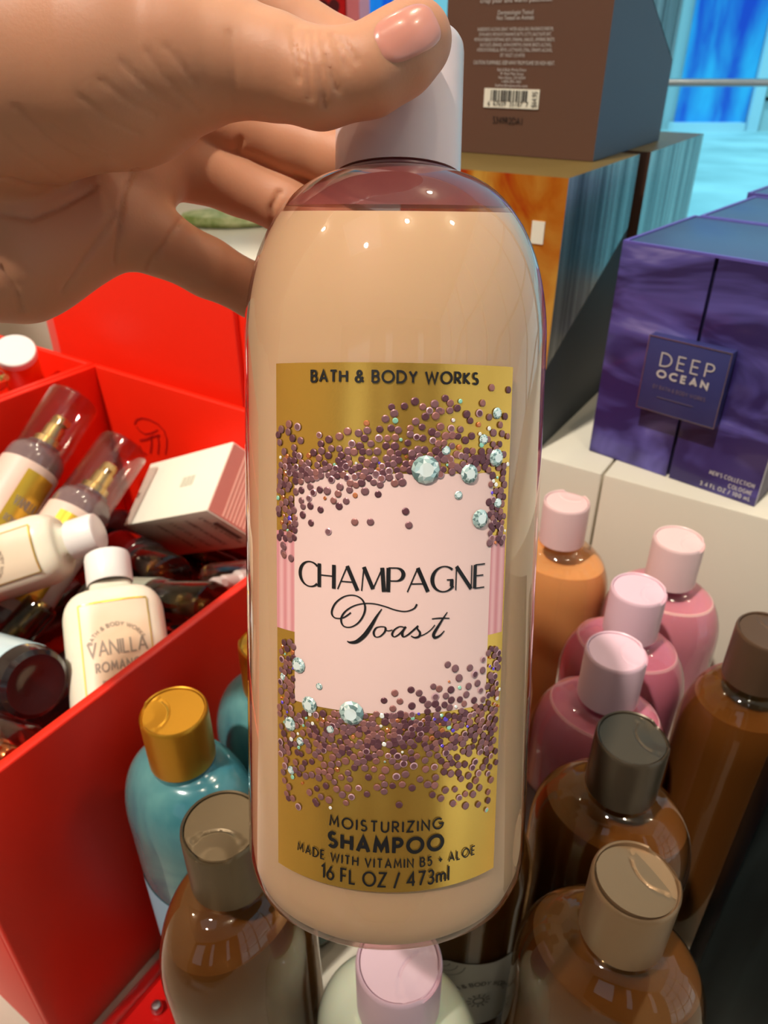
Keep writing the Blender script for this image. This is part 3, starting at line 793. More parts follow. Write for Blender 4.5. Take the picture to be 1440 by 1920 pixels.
# ------------------------------------------------------------------ red liner, clear strip and stud on the table in front of the bin
lin_o = MB().box(.004, .066, .004, .150, .0004, .0018).build('shelf_liner', mat('bright red liner', rgb(222, 14, 8), 0.35), smooth=False)
lin_o.matrix_world = DISP_M; tag(lin_o, 'bright red liner sheet on the table along the foot of the red bin', 'liner')
ac = shell_mat('clear acrylic', (0.93, 0.86, 0.86, 1), 0.02, 1.6)
t = thing('shelf_divider', 'clear acrylic divider strip along the foot of the red bin', 'divider', M=DISP_M)
rbox(.001, .0115, .0, .085, .0022, .0036, .0004).build('foot', ac, t)
rbox(.010, .0115, .0, .085, .0036, .014, .0004).build('upright', ac, t)
P = DINV @ atz(295, 1890, .004)
MB().lathe([(0, 0), (.0028, 0), (.0032, .001), (.0032, .004), (.0022, .0055), (0, .006)], 24, cx=P.x, cy=P.y).xform(Matrix.Translation((0, 0, .0024))).build('stud', M_chrome, t)

# ------------------------------------------------------------------ pile inside the near bin
m_clear = shell_mat('clear cap plastic', (0.90, 0.86, 0.86, 1), 0.02, 1.45)
m_smoke = shell_mat('smoky cap plastic', (0.55, 0.52, 0.48, 1), 0.03, 1.45)
m_pump = mat('pale gold pump', rgb(226, 200, 128), 0.25, 0.9)
m_copper = mat('copper pump', rgb(214, 140, 84), 0.25, 0.85)
m_sleeve = mat('cream blush sleeve', rgb(222, 204, 186), 0.35)
noise_mix(m_sleeve, rgb(226, 186, 170), rgb(222, 216, 200), 8, 2, .5, .35, .7)
m_goldlab = mat('gold label', rgb(222, 178, 62), 0.3, 0.75)
m_mistbody = mat('smoky mist bottle', rgb(120, 96, 96), 0.1, coat=0.6)
m_dark = mat('black plum plastic', rgb(34, 26, 28), 0.16, coat=0.6)
m_lotion = mat('ivory lotion plastic', rgb(238, 228, 206), 0.3, sss=0.2, sssc=.003)
m_whitecap = mat('white cap', rgb(238, 232, 226), 0.3)
m_grey = mat('grey green sleeve', rgb(150, 152, 136), 0.35)
m_ice = mat('icy blue sleeve', rgb(196, 220, 226), 0.25, coat=.3)
m_vlabel = mat('peach fade label', rgb(230, 206, 172), 0.4); noise_mix(m_vlabel, rgb(222, 190, 156), rgb(234, 226, 204), 20, 2, .3, .35, .7)
m_greyink = mat('warm grey ink', rgb(146, 128, 112), 0.5)
# where each piece settles against its neighbours in the pile
REST = {'upper': (0.0000, 0.0000, 0.0000), 'lower': (0.0019, 0.0022, -0.0029), 'lotA': (-0.0010, -0.0021, 0.0045), 'lotB': (0.0015, 0.0009, -0.0005), 'copper': (-0.0100, -0.0085, -0.0075), 'icy': (-0.0080, 0.0005, 0.0020), 'greygreen': (-0.0030, -0.0127, 0.0151), 'whitenoz': (-0.0015, -0.0044, 0.0032), 'slate': (-0.0025, 0.0009, 0.0015), 'goldnoz': (-0.0068, -0.0020, 0.0142), 'pink': (-0.0052, -0.0109, -0.0009), 'd4': (0.0, 0.0, -0.004), 'd1': (-0.0039, 0.0030, -0.0008), 'd2': (0.0125, -0.0068, -0.0018), 'd3': (-0.0082, -0.0012, 0.0002)}
TOCAM = lambda p: (CAM - Vector(p)).normalized()

def mist(label, P, T, r=.022, L=.165, body=m_mistbody, sleeve=m_sleeve, cap=m_clear, pump=m_pump, gold=True, anchor='tip', roll=0.0, name='mist_bottle', group='mist bottles in the bin', text=True, rest=None):
    P = Vector(P); T = Vector(T)
    if rest: P = P + Vector(REST[rest]); T = T + Vector(REST[rest])
    d = (T - P).normalized()
    B = T - d * L if anchor == 'tip' else P
    M = axis_matrix(B, B + d, TOCAM((P + T) / 2)) @ Matrix.Rotation(roll, 4, 'Z')
    t = thing(name, label, 'bottle', M=M, group=group)
    hb = L * .62
    b = MB(); b.lathe([(0, .002), (r * .35, .002), (r * .5, .0005), (r * .8, 0), (r * .93, .002), (r, .007), (r, hb), (r * .97, hb + .005), (r * .86, hb + .010), (r * .62, hb + .013), (r * .6, hb + .015), (0, hb + .015)], 48)
    b.build('body', body, t)
    s = MB(); s.lathe([(r + .0001, .012), (r + .0004, .0122), (r + .0004, hb - .006), (r + .0001, hb - .0058)], 48)
    s = s.build('sleeve', sleeve, t)
    if gold:
        g = MB(); patch(g, r + .0005, r + .0005, -.55, .55, .02, hb - .012); g = g.build('gold_label', m_goldlab, s)
        if text:
            k = MB(); put = surf(r + .0009, r + .0009, .0002); q = r
            for tx_, yy, hh, ww in (('VANILLA', .60, .0075, .0008), ('ROMANCE', .47, .0050, .0006)):
                st, w = layout(tx_, MONO, .25)
                for s_ in st: ribbon(k, [((p[0] / w - .5) * .0175, hb * yy + p[1] * hh, 1) for p in s_], ww, 0, .002, lambda x, y: put(x / q, y))
            k.build('lettering', m_greyink, g, smooth=False)
    p = MB(); z0 = hb + .015
    p.lathe([(r * .5, z0), (r * .5, z0 + .006), (r * .36, z0 + .008), (r * .36, z0 + .018), (r * .30, z0 + .019), (r * .30, z0 + .026), (r * .24, z0 + .028), (0, z0 + .028)], 32)
    p.box(-r * .16, r * .16, -r * .5, 0, z0 + .020, z0 + .025)
    p.build('pump', pump, t)
    c = MB(); c.lathe([(r * .93, hb + .006), (r * .93, L - .004), (r * .88, L - .001), (r * .78, L), (0, L)], 48)
    c.lathe([(0, L - .0016), (r * .84, L - .0016), (r * .88, L - .004), (r * .88, hb + .006), (r * .93, hb + .006)], 48)
    c.build('cap', cap, t)
    return t

def lotion(label, P, T, L=.135, a=.027, b=.018, cap_r=.0128, cap_h=.019, roll=0.0, lab=True, name='lotion_bottle', rest=None):
    P = Vector(P) + Vector(REST[rest]); T = Vector(T) + Vector(REST[rest]); d = (T - P).normalized(); B = T - d * L
    M = axis_matrix(B, T, TOCAM((P + T) / 2)) @ Matrix.Rotation(roll, 4, 'Z')
    t = thing(name, label, 'bottle', M=M, group='ivory lotion bottles in the bin')
    H = L - cap_h - .003; sh = .018
    pf = [(0, .001), (.6, .001), (.85, 0), (.96, .003), (1, .009), (1, H * .5), (1, H - sh)]
    for i in range(1, 9):
        th = math.pi / 2 * i / 8; pf.append((.62 + .38 * math.cos(th), H - sh + sh * .85 * math.sin(th)))
    pf += [(.45, H - .001), (.42, H + .003), (0, H + .003)]
    bd = MB(); bd.lathe(pf, 64, 1, 1, fn=lambda x, y, z, an, r: (a * r * (abs(math.cos(an)) ** .7) * (1 if math.cos(an) > 0 else -1), b * r * (abs(math.sin(an)) ** .8) * (1 if math.sin(an) > 0 else -1), z))
    bd.build('body', m_lotion, t, angle=60)
    c = MB(); c.lathe([(cap_r * .96, 0), (cap_r, .001), (cap_r, cap_h - .003), (cap_r * .95, cap_h - .0008), (cap_r * .86, cap_h), (0, cap_h)], 48).xform(Matrix.Translation((0, 0, H + .003)))
    c.build('cap', m_whitecap, t)
    if lab:
        lw, z0, z1 = a * .66, H * .10, H - sh * .75
        yy = -b - .0006
        ls = MB()
        n = 12; fy = lambda x: -b * (1 - abs(x / a) ** (2 / .7)) ** .4 - .0005
        v = []; f = []
        for i in range(n + 1):
            x = -lw + 2 * lw * i / n
            for z in (z0, z1): v.append((x, fy(x), z))
        for i in range(n): f.append((2 * i, 2 * i + 2, 2 * i + 3, 2 * i + 1))
        ls.add(v, f); lo = ls.build('label', m_vlabel, t)
        put = lambda x, y: (x, fy(x) - .0003, y)
        e = MB(); ribbon(e, [(-lw, z1, 1), (lw, z1, 1)], .0009, 0, .002, put); ribbon(e, [(-lw, z0, 1), (-lw, z1, 1)], .0006, 0, .002, put); ribbon(e, [(lw, z0, 1), (lw, z1, 1)], .0006, 0, .002, put)
        e.build('gold_line', m_goldlab, lo, smooth=False)
        k = MB()
        text_strokes(k, 'VANILLA', MONO, -lw * .84, lw * .84, z0 + (z1 - z0) * .62, .0078, .0009, put, 0, .22)
        text_strokes(k, 'ROMANCE', MONO, -lw * .66, lw * .74, z0 + (z1 - z0) * .51, .0048, .0008, put, 0, .35)
        st, w = layout('BATH & BODY WORKS', MONO, .3)
        for s_ in st:
            pts = []
            for p in s_:
                th = R(158) - R(136) * (p[0] / w); r2 = lw * .78 + p[1] * .0020
                pts.append((r2 * math.cos(th), z0 + (z1 - z0) * .64 + r2 * math.sin(th), 1))
            ribbon(k, pts, .0004, 0, None, put)
        text_strokes(k, 'FINE FRAGRANCE LOTION', MONO, -lw * .5, lw * .55, z0 + (z1 - z0) * .42, .0022, .0004, put, 0, .3)
        k.build('lettering', m_greyink, lo, smooth=False)
    return t

mist('upper mist bottle with clear cap, leaning on the far wall of the bin', atd(-45, 1040, .54), atd(140, 748, .60), roll=R(28), rest='upper')
mist('lower mist bottle with clear cap and gold label, just above the white lotion caps', atd(60, 1075, .53), atd(226, 832, .585), rest='lower')
lotion('ivory lotion bottle lying on its side at the left edge, cap pointing right', atd(-60, 1088, .49), atd(194, 1004, .49), roll=R(-10), L=.140, a=.0235, b=.0195, cap_r=.0132, rest='lotA')
lotion('ivory lotion bottle with peach label standing against the near wall of the bin', atd(228, 1330, .402), atd(194, 1040, .437), L=.125, rest='lotB')
mist('dark mist bottle with smoky cap and copper nozzle pointing at the viewer', atd(230, 1000, .66), atd(348, 1056, .53), r=.0190, L=.13, body=m_dark, sleeve=m_dark, cap=m_smoke, pump=m_copper, gold=False, rest='copper')
P = atd(100, 1290, .378); T = atd(-90, 1224, .45)
mist('mist bottle with icy blue sleeve and black base turned to the viewer', P, T, r=.0190, L=.13, body=m_dark, sleeve=m_ice, cap=m_smoke, gold=False, anchor='base', rest='icy')
mist('mist bottle with grey green sleeve under the smoky capped one', atd(250, 1140, .53), atd(425, 1150, .47), r=.0172, L=.13, body=m_dark, sleeve=m_grey, cap=m_smoke, gold=False, rest='greygreen')
mist('mist bottle with white nozzle against the near wall, beside the held bottle', atd(560, 1075, .56), atd(398, 1096, .50), r=.0150, L=.12, body=m_mistbody, sleeve=m_sleeve, cap=m_clear, pump=m_whitecap, gold=False, rest='whitenoz')
mist('dark mist bottle with slate sleeve lying under the sideways lotion bottle', atd(-70, 1215, .53), atd(150, 1120, .60), r=.0205, L=.15, body=m_dark, sleeve=mat('slate sleeve', rgb(92, 96, 88), .4), cap=m_smoke, gold=False, rest='slate')
mist('dark mist bottle with gold nozzle, behind the icy blue one', atd(-10, 1300, .49), atd(112, 1160, .50), r=.0122, L=.11, body=m_dark, sleeve=m_dark, cap=m_smoke, pump=m_pump, gold=False, rest='goldnoz')
mist('pink mist bottle with rose gold collar in the near corner of the bin', atd(-150, 1310, .40), atd(85, 1392, .345), r=.0180, L=.14, body=mat('dusty pink plastic', rgb(176, 130, 112), .3, coat=.4), sleeve=mat('dusty pink sleeve', rgb(170, 124, 106), .35), cap=m_clear, pump=m_copper, gold=False, rest='pink')
for lb_, x0, y0, x1, y1, r_, k_ in (('added black filler bottle darkening the pile under the upper mist bottles', -.28, .10, -.28, .26, .021, 'd1'),
        ('added black filler bottle darkening the pile along the far end, under the carton', -.29, .290, -.145, .298, .017, 'd4'),
        ('added black filler bottle darkening the pile between the two ivory lotion bottles', -.17, .08, -.17, .24, .021, 'd2'), ('added black filler bottle darkening the pile below the white carton', -.08, .12, -.08, .30, .023, 'd3')):
    mist(lb_, DISP_M @ Vector((x0, y0, .06)), DISP_M @ Vector((x1, y1, .06)), r=r_, L=.15 if k_ != 'd3' else .16, body=m_dark, sleeve=m_dark, cap=m_smoke, gold=False, rest=k_)  # dark filler bottles added to stand in for shade in the gaps

# white carton with a pink striped end
KS = .515 / .56; Cc = atd(387, 957, .515); K = .56 / FPX
vec = lambda x, y, z: RGT * x + UPV * y + FWD * z
eD = vec(-.08868, -.01257, .07655); eB = vec(.01475, .05405, .02596); eE = vec(.03596, -.02764, .03712)
eD, eB, eE = eD * KS, eB * KS, eE * KS
zx = eD.normalized(); zy = (eB - zx * eB.dot(zx)).normalized(); zz = zx.cross(zy)
if zz.dot(eE) < 0: flip = -1
else: flip = 1
LD, LB, LE = eD.length, eB.length, eE.length
Mx = Matrix(((zx.x, zy.x, zz.x * flip, Cc.x), (zx.y, zy.y, zz.y * flip, Cc.y), (zx.z, zy.z, zz.z * flip, Cc.z), (0, 0, 0, 1)))
t = thing('carton', 'white carton with pink striped end, lying tilted in the bin beside the held bottle', 'box', M=Matrix.Translation(Cc))
def local(mb): return mb.xform(Matrix.Translation(-Cc) @ Mx)
local(rbox(0, LD, 0, LB, 0, LE, .0006)).build('body', M_cream, t)
st = MB().box(-.0006, .0001, .001, LB - .001, .001, LE - .001, 0)
n = 12
for i in range(n): st.box(-.0009, -.0005, LB * .04, LB * .96, LE * (.24 + .72 * i / n), LE * (.24 + .72 * (i + .5) / n), 1)
local(st).build('striped_end', [mat('dusty rose card', rgb(206, 134, 122), .45), mat('pale rose card', rgb(236, 190, 172), .45)], t, smooth=False)
pt = MB()
for i, s in enumerate(['EAU DE PARFUM', 'VANILLA ROMANCE', '1.7 FL OZ / 50 ML', 'VANILLA ROMANCE']):
    text_strokes(pt, s, MONO, LE * .14, LE * .86, LD * (.13 + .17 * i), .0045, .0006, lambda u, v: (v, -.0003, u), 0, .3)
pt.box(LD * .07, LD * .12, -.0004, .0001, LE * .30, LE * .75, 1)
local(pt).build('printing', [m_greyink, m_taupeink], t, smooth=False)
tp = MB(); 
for s in range(3): tp.add([(LD * (.30 + .05 * s), LB * .45, -.0003), (LD * (.34 + .05 * s), LB * .45, -.0003), (LD * (.34 + .05 * s), LB * .6, -.0003), (LD * (.30 + .05 * s), LB * .6, -.0003)], [(0, 1, 2, 3)])
local(tp).build('faint_print', mat('faint grey print', rgb(204, 200, 180), .5), t, smooth=False)

# far bin: jar with a white lid and a gold capped bottle
m_orange = mat('orange glass', rgb(236, 84, 20), .12, coat=.5)
P = atd(56, 738, .70); T = atd(27, 656, .645)
t = thing('jar', 'orange jar with a flat white lid in the far left bin', 'jar', M=axis_matrix(P, T, TOCAM(P)))
L = (T - P).length
MB().lathe([(0, 0), (.012, 0), (.0168, .008), (.0168, L - .012), (.015, L - .006), (0, L - .006)], 48).build('body', m_orange, t)
MB().lathe([(.0166, L - .008), (.0174, L - .007), (.0174, L - .001), (.0166, L), (0, L)], 48).build('lid', m_whitecap, t)
mist('mist bottle with pale gold nozzle beside the white lidded jar in the far bin', atd(-90, 740, .68), atd(-2, 712, .625), r=.010, L=.08, body=m_orange, sleeve=m_red, cap=m_clear, gold=False, group=None)
# ------------------------------------------------------------------ the held shampoo bottle
BR_, HB, HC, HT = 0.034, 0.116, 0.0500, 0.0775          # radius; base, cap foot and cap top along the axis from the point facing the lens
Qp = CAM + ray(738.5, 762) * 0.173
up_c = Vector((0.0157, 0.990, -0.1400)).normalized()    # axis in camera axes (right, up, forward)
AX = (RGT * up_c.x + UPV * up_c.y + FWD * up_c.z).normalized()
base = Qp - AX * HB
BM = axis_matrix(base, base + AX, (CAM - Qp))
BINV = BM.inverted()
held = thing('shampoo_bottle', 'big held shampoo bottle with pink cap and gold CHAMPAGNE TOAST label', 'bottle', M=BM)
HSH = HB + 0.0135            # shoulder starts
HNK = HB + HC                # neck / cap foot
def held_profile(scale=1.0):
    p = [(0, .0022), (.019, .0022), (.024, .0004), (.027, 0), (.0298, .0008), (.0322, .0030), (.0335, .0064), (BR_, .0105)]
    for k in (.2, .4, .6, .8): p.append((BR_, .0105 + (HSH - .0105) * k))
    n = 20
    for i in range(n + 1):
        a = math.pi / 2 * i / n
        p.append((.0128 + (BR_ - .0128) * math.cos(a) ** .92 if i < n else .0128, HSH + (HNK - HSH) * .97 * math.sin(a)))
    p.append((.0126, HNK + .002))
    return p
m_shell = shell_mat('mauve tinted clear plastic', (0.80, 0.63, 0.61, 1), 0.02, 1.5)
m_cream_liq = mat('creamy peach shampoo', (1.0, 0.93, 0.56, 1), 0.45, sss=0.35, sssr=(1, .7, .45), sssc=.006, spec=0.2)
m_capheld = mat('pearl pink cap', rgb(232, 208, 206), 0.3, coat=0.25, sss=0.1, sssc=.002)
b = MB(); b.lathe(held_profile(), 128); b.build('body', m_shell, held, angle=60)
# shampoo inside, levelled off
bm = bmesh.new()
lq = MB(); pf = [(max(0, r - .0009), z + .0006) for r, z in held_profile()]
pf[0] = (0, pf[0][1]); pf = pf[:-1] + [(0, pf[-2][1])]
lq.lathe(pf, 128)
vs = [bm.verts.new(p) for p in lq.v]
for f in lq.f: bm.faces.new([vs[i] for i in f])
lvl = BINV @ atd(742, 398, .160); nrm = (BINV.to_3x3() @ Vector((0, 0, 1))).normalized()
nrm = (nrm * 0.55 + Vector((0, 0, 1)) * 0.45).normalized()      # swaying: the surface lags behind level
bmesh.ops.bisect_plane(bm, geom=bm.verts[:] + bm.edges[:] + bm.faces[:], plane_co=lvl, plane_no=nrm, clear_outer=True)
ed = [e for e in bm.edges if e.is_boundary]
bmesh.ops.edgeloop_fill(bm, edges=ed)
bm.verts.index_update()
lq = MB(); lq.add([v.co[:] for v in bm.verts], [[v.index for v in f.verts] for f in bm.faces]); bm.free()
lq.build('liquid', m_cream_liq, held, angle=40)
# added mauve film imitating frosted plastic on the shoulder above the level
fm = bpy.data.materials.new('frosted mauve film'); fm.use_nodes = True
FN, FL = fm.node_tree.nodes, fm.node_tree.links
fp = FN['Principled BSDF']; fp.inputs['Base Color'].default_value = rgb(176, 116, 118); fp.inputs['Roughness'].default_value = 0.5
ft = FN.new('ShaderNodeBsdfTransparent'); fx_ = FN.new('ShaderNodeMixShader'); fx_.inputs['Fac'].default_value = 0.5
ft.inputs['Color'].default_value = (0.9, 0.75, 0.76, 1)
FL.new(ft.outputs[0], fx_.inputs[1]); FL.new(fp.outputs[0], fx_.inputs[2]); FL.new(fx_.outputs[0], FN['Material Output'].inputs['Surface'])
zl = lvl.z - .012
bm = bmesh.new(); q_ = MB(); q_.lathe([(max(.001, r - .0006), z) for r, z in held_profile() if zl < z < HNK - .0005], 128)
vs = [bm.verts.new(p) for p in q_.v]
for f in q_.f: bm.faces.new([vs[i] for i in f])
bmesh.ops.bisect_plane(bm, geom=bm.verts[:] + bm.edges[:] + bm.faces[:], plane_co=lvl + Vector((0, 0, .0012)), plane_no=nrm, clear_inner=True)
bm.verts.index_update()
q_ = MB(); q_.add([v.co[:] for v in bm.verts], [[v.index for v in f.verts] for f in bm.faces]); bm.free()
q_.build('film', fm, held, angle=60)
# cap
CR, CH = .0139, HT - HC
c = MB(); c.lathe([(CR * .9, .0003), (CR, .0), (CR, CH - .0022), (CR * .985, CH - .0008), (CR * .95, CH), (CR * .91, CH - .0004), (CR * .90, CH - .0016), (0, CH - .0016)], 96)
c.xform(Matrix.Translation((0, 0, HNK + .0004)))
cap_ = c.build('cap', m_capheld, held)
link('disc_lid', disc_mesh(CR * .885, R(70), m_capheld), cap_, Matrix.Translation((0, 0, HT - HC + HNK - .0006)))
MB().lathe([(0, HNK - .0012), (.0122, HNK - .0012), (.0125, HNK - .0005), (.0125, HNK + .004)], 64).build('neck', mat('mauve neck plastic', rgb(150, 96, 104), .3), held)
MB().lathe([(.0142, HNK - .0014), (.0147, HNK - .0008), (.0142, HNK - .0002)], 96).build('neck_ring', mat('dark mauve ring', rgb(120, 74, 82), .3), held)

# label: everything is laid out on the bottle wall (s = arc length, z = height)
def lab(px, py):
    o = BINV @ CAM; d = BINV.to_3x3() @ ray(px, py)
    A = d.x ** 2 + d.y ** 2; B = 2 * (o.x * d.x + o.y * d.y); C = o.x ** 2 + o.y ** 2 - BR_ ** 2
    disc = max(0.0, B * B - 4 * A * C); t_ = (-B - math.sqrt(disc)) / (2 * A); p = o + d * t_
    return math.atan2(p.x, -p.y) * BR_, p.z
def wall(off):
    return lambda s, z: ((BR_ + off) * math.sin(s / BR_), -(BR_ + off) * math.cos(s / BR_), z)
S0 = (lab(525, 690)[0] + lab(518, 1600)[0]) / 2; S1 = (lab(953, 700)[0] + lab(930, 1630)[0]) / 2
Z1 = lab(740, 680)[1]; Z0 = lab(725, 1672)[1]
def sheet(mb, s0, s1, z0, z1, off, mi=0, n=48, k=2):
    put = wall(off); v = []; f = []
    for j in range(k + 1):
        for i in range(n + 1): v.append(put(s0 + (s1 - s0) * i / n, z0 + (z1 - z0) * j / k))
    for j in range(k):
        for i in range(n):
            f.append((j * (n + 1) + i, j * (n + 1) + i + 1, (j + 1) * (n + 1) + i + 1, (j + 1) * (n + 1) + i))
    mb.add(v, f, mi)
m_gold = mat('gold foil label', rgb(252, 194, 90), 0.27, 0.85)
bump(m_gold, 2600, 0.12, 0.0001)
m_pinklab = mat('blush pink label', rgb(236, 198, 190), 0.42)
m_stripe = mat('striped rose label', rgb(224, 160, 160), 0.42)
N_, L_, b_ = nodes(m_stripe)
tc = N_.new('ShaderNodeTexCoord'); wv = N_.new('ShaderNodeTexWave'); wv.bands_direction = 'X'; wv.inputs['Scale'].default_value = 190
mr = N_.new('ShaderNodeValToRGB'); mr.color_ramp.elements[0].color = rgb(216, 138, 142); mr.color_ramp.elements[1].color = rgb(234, 176, 176)
L_.new(tc.outputs['Object'], wv.inputs['Vector']); L_.new(wv.outputs['Fac'], mr.inputs['Fac']); L_.new(mr.outputs['Color'], b_.inputs['Base Color'])
l = MB(); sheet(l, S0, S1, Z0, Z1, .00018)
label = l.build('label', m_gold, held)
A0, A1 = lab(554, 1100)[0], lab(916, 1110)[0]
zt, zb = lab(737, 888)[1], lab(735, 1338)[1]
l = MB(); sheet(l, A0, A1, zb, zt, .00026); l.build('pink_panel', m_pinklab, label)
zs1, zs0 = lab(740, 1012)[1], lab(740, 1205)[1]
l = MB(); sheet(l, S0, A0, zs0, zs1, .00024, 0, 12); l.build('striped_border', m_stripe, label)
l = MB(); sheet(l, A1, S1 - .0004, zs0, zs1, .00024, 0, 12); l.build('striped_border', m_stripe, label)

# sequins scattered over the gold: density follows the print
m_seq = [mat('mauve sequin', rgb(140, 96, 100), 0.38, 0.35), mat('plum sequin', rgb(108, 66, 74), 0.38, 0.35), mat('rose sequin', rgb(160, 104, 98), 0.38, 0.35),
         mat('violet glint', rgb(120, 90, 230), 0.25, 0.5), mat('copper glint', rgb(236, 140, 90), 0.22, 0.7), mat('mint glint', rgb(170, 230, 200), 0.22, 0.4),
         mat('pale rim', rgb(206, 160, 168), 0.35, 0.3), mat('white glint', rgb(250, 244, 236), 0.2, 0.2)]
rs = random.Random(11)
def dens(x, y):
    """chance of a sequin at photo position x, y of the label (0..1)"""
    u = (x - 520) / 430
    d = 0.0
    if y < 1100:
        # upper band: thins out upwards, sits low on the left, high on the right
        edge = 880
        top = 775 + 40 * math.sin(u * 7.0) - 50 * max(0, u - .7)
        if top < y < edge:
            d = max(d, 0.10 + 0.75 * ((y - top) / (edge - top)) ** 1.6)
        if edge <= y < 1010 and 553 < x < 915:
            fall = 150 * max(.12, (1 - u * 1.5)) if u < .62 else 16
            d = max(d, .85 * max(0, 1 - (y - edge) / fall) ** 1.4)
        if x < 556 and 800 < y < 1018: d = max(d, .95 if y > 850 else .45)
        if x > 914 and 780 < y < 1020: d = max(d, .85 if y > 890 else .4)
        if x < 556 and 1018 <= y < 1050: d = max(d, .16)
    else:
        edge = 1336
        bot = 1500 + 18 * math.sin(u * 9)
        if edge <= y < bot: d = max(d, 0.10 + 0.95 * max(0, 1 - (y - edge) / (bot - edge)) ** 1.15)
        if x < 553 and 1200 < y < edge: d = max(d, .95)
        if x > 912 and 1215 < y < edge: d = max(d, .95)
        if u > .45 and 1215 < y < edge and x < 914: d = max(d, .8 * max(0, 1 - ((915 - x) / 210 + (edge - y) / 130)) ** 1.1)
        if u > .45 and edge - 26 < y < edge: d = max(d, .35)
    return d
pts = []
sq = MB()
def seq(x, y, rpx, mi, rim=True):
    s, z = lab(x, y)
    if not (S0 + .0006 < s < S1 - .0006): return
    put = wall(.00034 + .00006 * rs.random()); r = rpx * 0.175 / FPX * .82
    n = 12; tilt = rs.uniform(-.25, .25); tz = rs.uniform(-.25, .25)
    v = []; base_ = .00032 + .00005 * rs.random()
    for k, rr in enumerate((1.0, .72)):
        for i in range(n):
            a = 2 * math.pi * i / n
            o = base_ + (.00010 if k else 0)
            v.append(wall(o + (math.cos(a) * tilt + math.sin(a) * tz) * r * .25 + .00008)(s + r * rr * math.cos(a), z + r * rr * math.sin(a)))
    v.append(wall(base_ + .00018)(s, z))
    f1 = [(i, (i + 1) % n, n + (i + 1) % n, n + i) for i in range(n)]
    f2 = [(n + i, n + (i + 1) % n, 2 * n) for i in range(n)]
    o = len(sq.v); sq.add(v, f1, 6 if (rim and rs.random() < .12) else mi); sq.f += [tuple(q + o for q in t) for t in f2]; sq.m += [mi] * len(f2)
tries = 0
while tries < 14000 and len(pts) < 1700:
    tries += 1
    x, y = rs.uniform(519, 953), rs.choice([rs.uniform(740, 1050), rs.uniform(1195, 1530)])
    d = dens(x, y)
    if rs.random() > d: continue
    mind = 7.6 if d > .6 else (10.5 if d > .35 else 13.0)
    if any((x - a) ** 2 + (y - b) ** 2 < mind * mind for a, b in pts): continue
    pts.append((x, y))
    u = (x - 520) / 430
    mi = rs.choice([0, 0, 1, 1, 2])
    if y > 1100 and u < .5: mi = rs.choice([0, 1, 2, 2])
    if rs.random() < .05 + (.12 if d > .8 else 0): mi = rs.choice([3, 4, 4, 5, 7])
    seq(x, y, rs.uniform(6.2, 8.0) if mi < 3 else rs.uniform(2.6, 5.5), mi)
for x, y in [(617, 996), (666, 978), (760, 958), (766, 984), (838, 1245), (740, 1298), (770, 1292), (785, 1298), (822, 1290), (695, 978), (535, 1025), (535, 1040), (920, 727), (951, 731), (903, 756), (843, 756), (822, 770), (748, 1507), (848, 1505), (595, 1505), (543, 1495), (526, 1518)]:
    seq(x, y, 7.0, rs.choice([0, 1, 2]))
sq.build('sequin_print', m_seq, label, smooth=False)
# cut gems
m_gem = [mat('pale aqua gem', rgb(196, 220, 216), 0.15, 0.35), mat('white gem facet', rgb(238, 246, 242), 0.12, 0.2), mat('grey gem facet', rgb(126, 152, 150), 0.18, 0.4)]
for x, y, r in [(797, 880, 26), (878, 888, 18), (928, 858, 17), (898, 972, 18), (835, 845, 9), (905, 824, 10), (930, 775, 11), (858, 928, 8), (931, 943, 10), (562, 1246, 16), (533, 1268, 8), (600, 1286, 7),
                (582, 1320, 17), (660, 1335, 24), (546, 1356, 15), (621, 1366, 9), (565, 1389, 9), (548, 1443, 9)]:
    gm = MB(); s, z = lab(x, y); rr = r * .175 / FPX * .84; n = 12
    rings = [(1.0, .0003), (.78, .0008), (.5, .0011)]
    v = [wall(.0003 + h * (r / 26))(s + rr * k * math.cos(2 * math.pi * (i + .5 * q) / n), z + rr * k * math.sin(2 * math.pi * (i + .5 * q) / n)) for q, (k, h) in enumerate(rings) for i in range(n)]
    o = len(gm.v); gm.v += v
    for q in range(2):
        for i in range(n):
            a, b2, c2, d2 = q * n + i, q * n + (i + 1) % n, (q + 1) * n + i, (q + 1) * n + (i + 1) % n
            gm.f += [(o + a, o + b2, o + c2), (o + b2, o + d2, o + c2)]; gm.m += [rs.choice([0, 0, 2]), rs.choice([0, 1, 2])]
    gm.f.append(tuple(o + 2 * n + i for i in range(n))); gm.m.append(1)
    gm.build('gem', m_gem, label, smooth=False)

# lettering
tx = MB(); P5 = wall(.00042)
def ltext(text, l, r_, hpx, width, font=MONO, track=.3, space=.5, top=None):
    s0, _ = lab(*l); s1, _ = lab(*r_)
    zc = lab((l[0] + r_[0]) / 2, top)[1]                       # baseline height measured at the middle
    h = lab((l[0] + r_[0]) / 2, top - hpx)[1] - zc
    text_strokes(tx, text, font, s0, s1, zc, h, width, P5, 0, track, space)
ltext('BATH & BODY WORKS', (586, 717), (894, 720), 21, .00042, top=717, track=.34, space=.5)
ltext('CHAMPAGNE', (565, 1085), (905, 1112), 45, .00078, DISP, .17, top=1109)
ltext('MOISTURIZING', (620, 1555), (828, 1555), 19, .00036, top=1558, track=.42)
ltext('SHAMPOO', (618, 1585), (828, 1590), 26, .00075, top=1597, track=.42)
ltext('MADE WITH VITAMIN B5 + ALOE', (561, 1605), (887, 1612), 16, .00030, top=1625, track=.42, space=.55)
ltext('16 FL OZ / 473ml', (605, 1650), (839, 1650), 25, .00042, top=1660, track=.3, space=.42)
